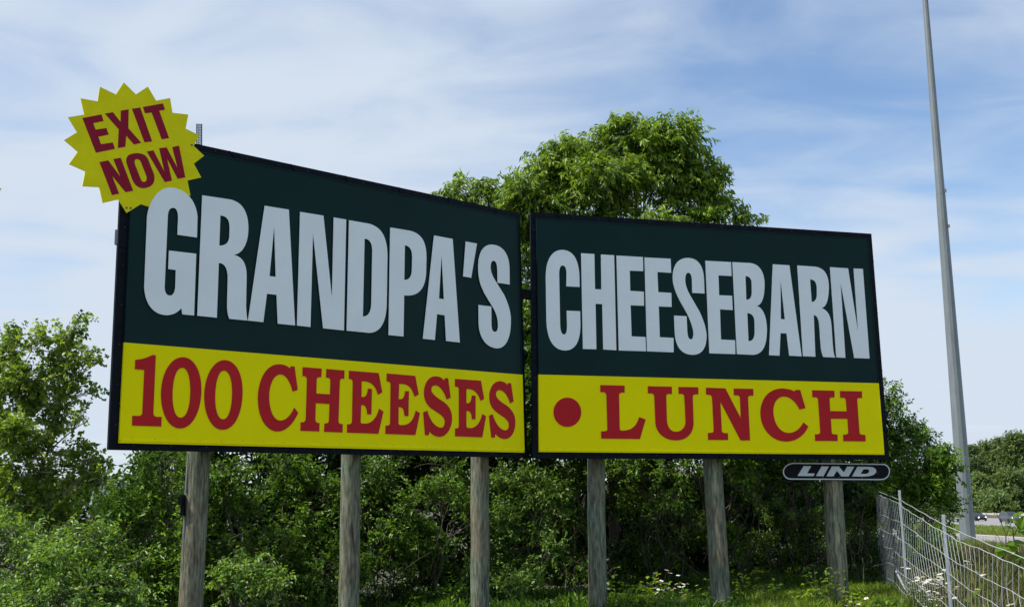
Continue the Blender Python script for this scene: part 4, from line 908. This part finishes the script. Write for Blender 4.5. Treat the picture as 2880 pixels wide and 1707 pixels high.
# ------------------------------------------------------------------ across the highway
def car(label, px, py, body, L=4.6, Wd=1.85, H=1.5, suv=False, turn=0):
    c = onz(px, py, RZ+.06); hd = -RD; hd = np.array([hd[0]*math.cos(turn)-hd[1]*math.sin(turn), hd[0]*math.sin(turn)+hd[1]*math.cos(turn)])
    root = empty('car', tuple(c)); tag(root, label, 'car', 'cars on the highway')
    f = np.array([*hd, 0]); s_ = np.array([hd[1], -hd[0], 0]); up = np.array([0, 0, 1.])
    def w(a, b, z): return c+f*a+s_*b+up*z
    mb = MB()
    prof = [(-.5, .35, .55, .94), (-.5, .62, .9, .93), (-.40, .66, 1.0, .92), (-.2, .66, 1., .94), (.15, .66, .98, .95), (.36, .60, .88, .93), (.47, .50, .74, .88), (.5, .38, .55, .82)]
    # body loft: station (x, ...) cross-section
    st_ = [(-.50, .30, .78), (-.47, .24, .95 if suv else .88), (-.25, .2, .98), (.14, .2, .96), (.34, .2, .90 if suv else .84), (.46, .22, .72), (.5, .3, .55)]
    rings = []
    for x, z0, z1 in st_:
        hw = Wd/2*(1-.16*abs(x*2)**4); zz = z1*(H/1.5); rings.append([w(x*L, -hw*.93, z0), w(x*L, -hw, z0+.2), w(x*L, -hw*.97, zz-.14), w(x*L, -hw*.84, zz), w(x*L, hw*.84, zz), w(x*L, hw*.97, zz-.14), w(x*L, hw, z0+.2), w(x*L, hw*.93, z0)])
    n = 8; vs = [p for r in rings for p in r]
    fs = [(i*n+k, i*n+(k+1) % n, (i+1)*n+(k+1) % n, (i+1)*n+k) for i in range(len(rings)-1) for k in range(n)]+[tuple(range(n))[::-1], tuple(range((len(rings)-1)*n, len(rings)*n))]
    mb.add(vs, fs, 0, True)
    for x in (.31, -.31):
        for sg in (-1, 1): mb.tube([w(x*L, sg*Wd*.485, .36), w(x*L, sg*Wd*.497, .36)], .41, 18)
    mb.build('body', body, root)
    rear = -.48 if suv else -.34
    zt = H; zb = .93*(H/1.5); st2 = [(rear, zb, .0), (rear+.06 if suv else -.2, zt-.03, 1), (.02, zt, 1), (.12, zt-.05, 1), (.30, zb-.04, .0)]
    cab = MB(); lo = [w(st2[0][0]*L, -Wd*.42, zb-.03), w(.30*L, -Wd*.42, zb-.05), w(.30*L, Wd*.42, zb-.05), w(st2[0][0]*L, Wd*.42, zb-.03)]
    hi = [w(st2[1][0]*L, -Wd*.35, zt-.04), w(.08*L, -Wd*.35, zt-.02), w(.08*L, Wd*.35, zt-.02), w(st2[1][0]*L, Wd*.35, zt-.04)]
    cab.hexa(lo+hi); cab.build('windows', 'glass', root)
    rf = MB(); hi2 = [p+up*.05 for p in hi]; rf.hexa([p+up*.003 for p in hi]+[c_*.92+np.mean(hi2, 0)*.08 for c_ in hi2])
    for a, b_ in ((lo[1], hi[1]), (lo[2], hi[2]), (lo[0], hi[0]), (lo[3], hi[3])): rf.tube([a, b_], .045, 5)
    rf.build('roof', body, root)
    for x in (.31, -.31):
        for sg in (-1, 1):
            o_ = w(x*L, sg*Wd*.44, .34); t_ = MB(); t_.tube([o_, o_+s_*sg*.16], .34, 18); wo_ = t_.build('wheel', 'rubber', root)
            t_ = MB(); t_.tube([o_+s_*sg*.155, o_+s_*sg*.17], .2, 12); t_.build('rim', 'bolt', wo_)
    for sg in (-1, 1):
        t_ = MB(); q = w(.478*L, sg*Wd*.34, .62*(H/1.5)); t_.tube([q-f*.05, q+f*.05], [.16, .12], 10); t_.build('headlight', 'headlamp', root)
    t_ = MB(); t_.box(w(.503*L, 0, .42), (.03, .5, .16), np.array([f, s_, up])); t_.build('grille', 'rubber', root)
    return root
car('black sedan with lit headlights just right of the lamp mast', 2748, 1464, 'carblack', 4.7, 1.9, 1.5, turn=0.05)
car('dark grey sport utility car nearest the right edge', 2842, 1469, 'cargrey', 4.8, 1.95, 1.75, True, turn=0)
# guard rail and barrier
gr = empty('guard_rail', tuple(onz(2770, 1455, RZ))); tag(gr, 'long pale guard rail along the far side of the highway', 'guard rail')
rl = MB(); o2 = a1[:2]+RN*(E_ff+2.5)
def gp(t, z): q = o2+RD*t; return np.array([q[0], q[1], RZ+z])
rl.hexa([gp(-90, .62), gp(250, .62), gp(250, .62)+[*RN*.08, 0], gp(-90, .62)+[*RN*.08, 0], gp(-90, 1.05), gp(250, 1.05), gp(250, 1.05)+[*RN*.08, 0], gp(-90, 1.05)+[*RN*.08, 0]])
rl.build('rail', 'concrete', gr)
for k in range(-15, 60):
    t_ = MB(); q = gp(k*4, .45)-[*RN*.06, 0]; t_.box(q, (.16, .12, 1.1)); t_.build('post', 'palebark', gr)
cb = MB(); o2 = a1[:2]+RN*(E_ff+9)
def gp(t, z): q = o2+RD*t; return np.array([q[0], q[1], RZ+z])
cb.hexa([gp(-120, -.2), gp(62, -.2), gp(62, -.2)+[*RN*.5, 0], gp(-120, -.2)+[*RN*.5, 0], gp(-120, 1.5), gp(62, 1.3), gp(62, 1.3)+[*RN*.3, 0], gp(-120, 1.5)+[*RN*.3, 0]])
tag(cb.build('concrete_barrier', 'concrete', origin=tuple(gp(0, 0))), 'low pale concrete barrier wall behind the guard rail', 'barrier')
# diamond sign seen from behind
dp = onz(2697, 1467, RZ); sg_ = empty('road_sign', tuple(dp)); tag(sg_, 'grey back of a diamond road sign peeping out left of the lamp mast', 'road sign')
t_ = MB(); t_.box(dp+[0, 0, 1.7], (.12, .08, 3.4)); t_.build('post', 'steeldark', sg_)
cc = at(2697, 1421, dp[1]); hw = 14*dp[1]/F
t_ = MB(); vs = [cc+[-hw, -.06, 0], cc+[0, -.06, -hw*1.05], cc+[hw, -.06, 0], cc+[0, -.06, hw*1.05]]; t_.hexa([v+[0, .03, 0] for v in vs]+vs); t_.build('sign_plate', 'galv', sg_)
# far trees
GF = 'trees beyond the highway'
def far_tree(label, px, top, wpx, D, tint=.5, group=GF, basez=RZ, L=.75):
    c0 = at(px*K, 1250*K, D); zt = at(px*K, top*K, D)[2]; H = zt-basez; R = wpx*K*D/F
    root = empty('distant_tree', (c0[0], c0[1], basez)); tag(root, label, 'tree', group)
    lv = Leaves(); tw = []
    for q in range(9):
        h = .12+.80*q/8; rr = R*(1.05-.75*max(0, (h-.45)/.55)**1.6)*random.uniform(.8, 1.1)
        for e in range(2):
            cx_ = c0[0]+random.gauss(0, R*.3)*(1.2-h); cy_ = c0[1]+random.gauss(0, R*.3)
            tw.append(foliage(lv, (cx_, cy_, basez+H*h), (rr*.8, rr*.8, H*.11), int(rr*H*1.3)+20, 7, 1.5, L, L*.6, subr=1.6, tint0=tint, tvar=.18, droop=.2))
    lv.build('crown', L_FAR, root, joint(tw)); tb = MB(); tb.tube([(c0[0], c0[1], basez-.3), (c0[0], c0[1], basez+H*.8)], [R*.06+.2, .1], 8); tb.build('trunk', 'bark', root)
for (x, top, w_, D, ti, lab) in ((x, top+14, w_*1.15, D, ti, lab) for (x, top, w_, D, ti, lab) in ((2352, 1152, 18, 330, .35, 'distant tree low beside the lamp mast'), (2385, 1085, 30, 330, .42, 'distant tree just right of the lamp mast'),
    (2425, 1072, 30, 345, .5, 'distant tree with a pale crown, second right of the mast'), (2462, 1068, 28, 340, .45, 'distant tree between the two tallest at the right'),
    (2500, 1042, 34, 335, .52, 'tallest distant tree, cut by the right edge of the photo'), (2405, 1150, 34, 300, .62, 'lower light green distant tree behind the guard rail'),
    (2470, 1140, 36, 300, .58, 'lower broad distant tree near the right edge'), (2545, 1110, 36, 300, .5, 'distant tree wholly hidden past the right edge'), (2320, 1150, 26, 330, .35, 'distant tree seen between the low rounded tree and the mast'), (2435, 1195, 40, 285, .6, 'low distant bushy tree behind the dark car'))):
    far_tree(lab, x, top, w_, D, ti)
far_tree('distant tree top in the gap left of the left billboard', 325, 1178, 26, 180, .5, 'trees far off at the left', -1.2, .6)
far_tree('distant tree behind the pale tower building', 285, 1205, 22, 190, .45, 'trees far off at the left', -1.2, .6)
far_tree('distant tree hidden behind the left tree', 200, 1195, 40, 190, .45, 'trees far off at the left', -1.2, .6)
lv = Leaves(); tw = []
for k in range(60):
    a_ = -62+k*1.5; D = 420; x = math.sin(rad(a_))*D; y = math.cos(rad(a_))*D
    tw.append(foliage(lv, (x, y, RZ+6), (9, 9, 9), 260, 6, 3, 1.6, 1.1, subr=3, tint0=.4))
tag(lv.build('far_woods', L_FAR, None, joint(tw)), 'far-off line of woods on the horizon', 'woods', kind='stuff')
# tower building at the left
bp = at(272*K, 1230*K, 170); bz = -1.5; zt = at(272*K, 1174*K, 170)[2]
bd = empty('building', (bp[0], bp[1], bz)); tag(bd, 'pale blue-grey metal-sided tower building far behind the left tree', 'building')
xr = at(286*K, 1200*K, 170)[0]
t_ = MB(); t_.box((xr-2.2, bp[1]+2.5, (bz+zt)/2), (4.4, 5, zt-bz)); t_.build('wall', 'siding', bd)
t_ = MB(); t_.box((xr-2.2, bp[1]+2.5, zt+.08), (4.6, 5.2, .16)); t_.build('roof', 'roofdark', bd)
t_ = MB(); t_.box((xr-5.3, bp[1]+1.5, bz+2.2), (4, 5, 4.4)); t_.build('annex', 'palewall', bd)
print('LEAVES', TOTAL[0], 'objects', len(bpy.data.objects))
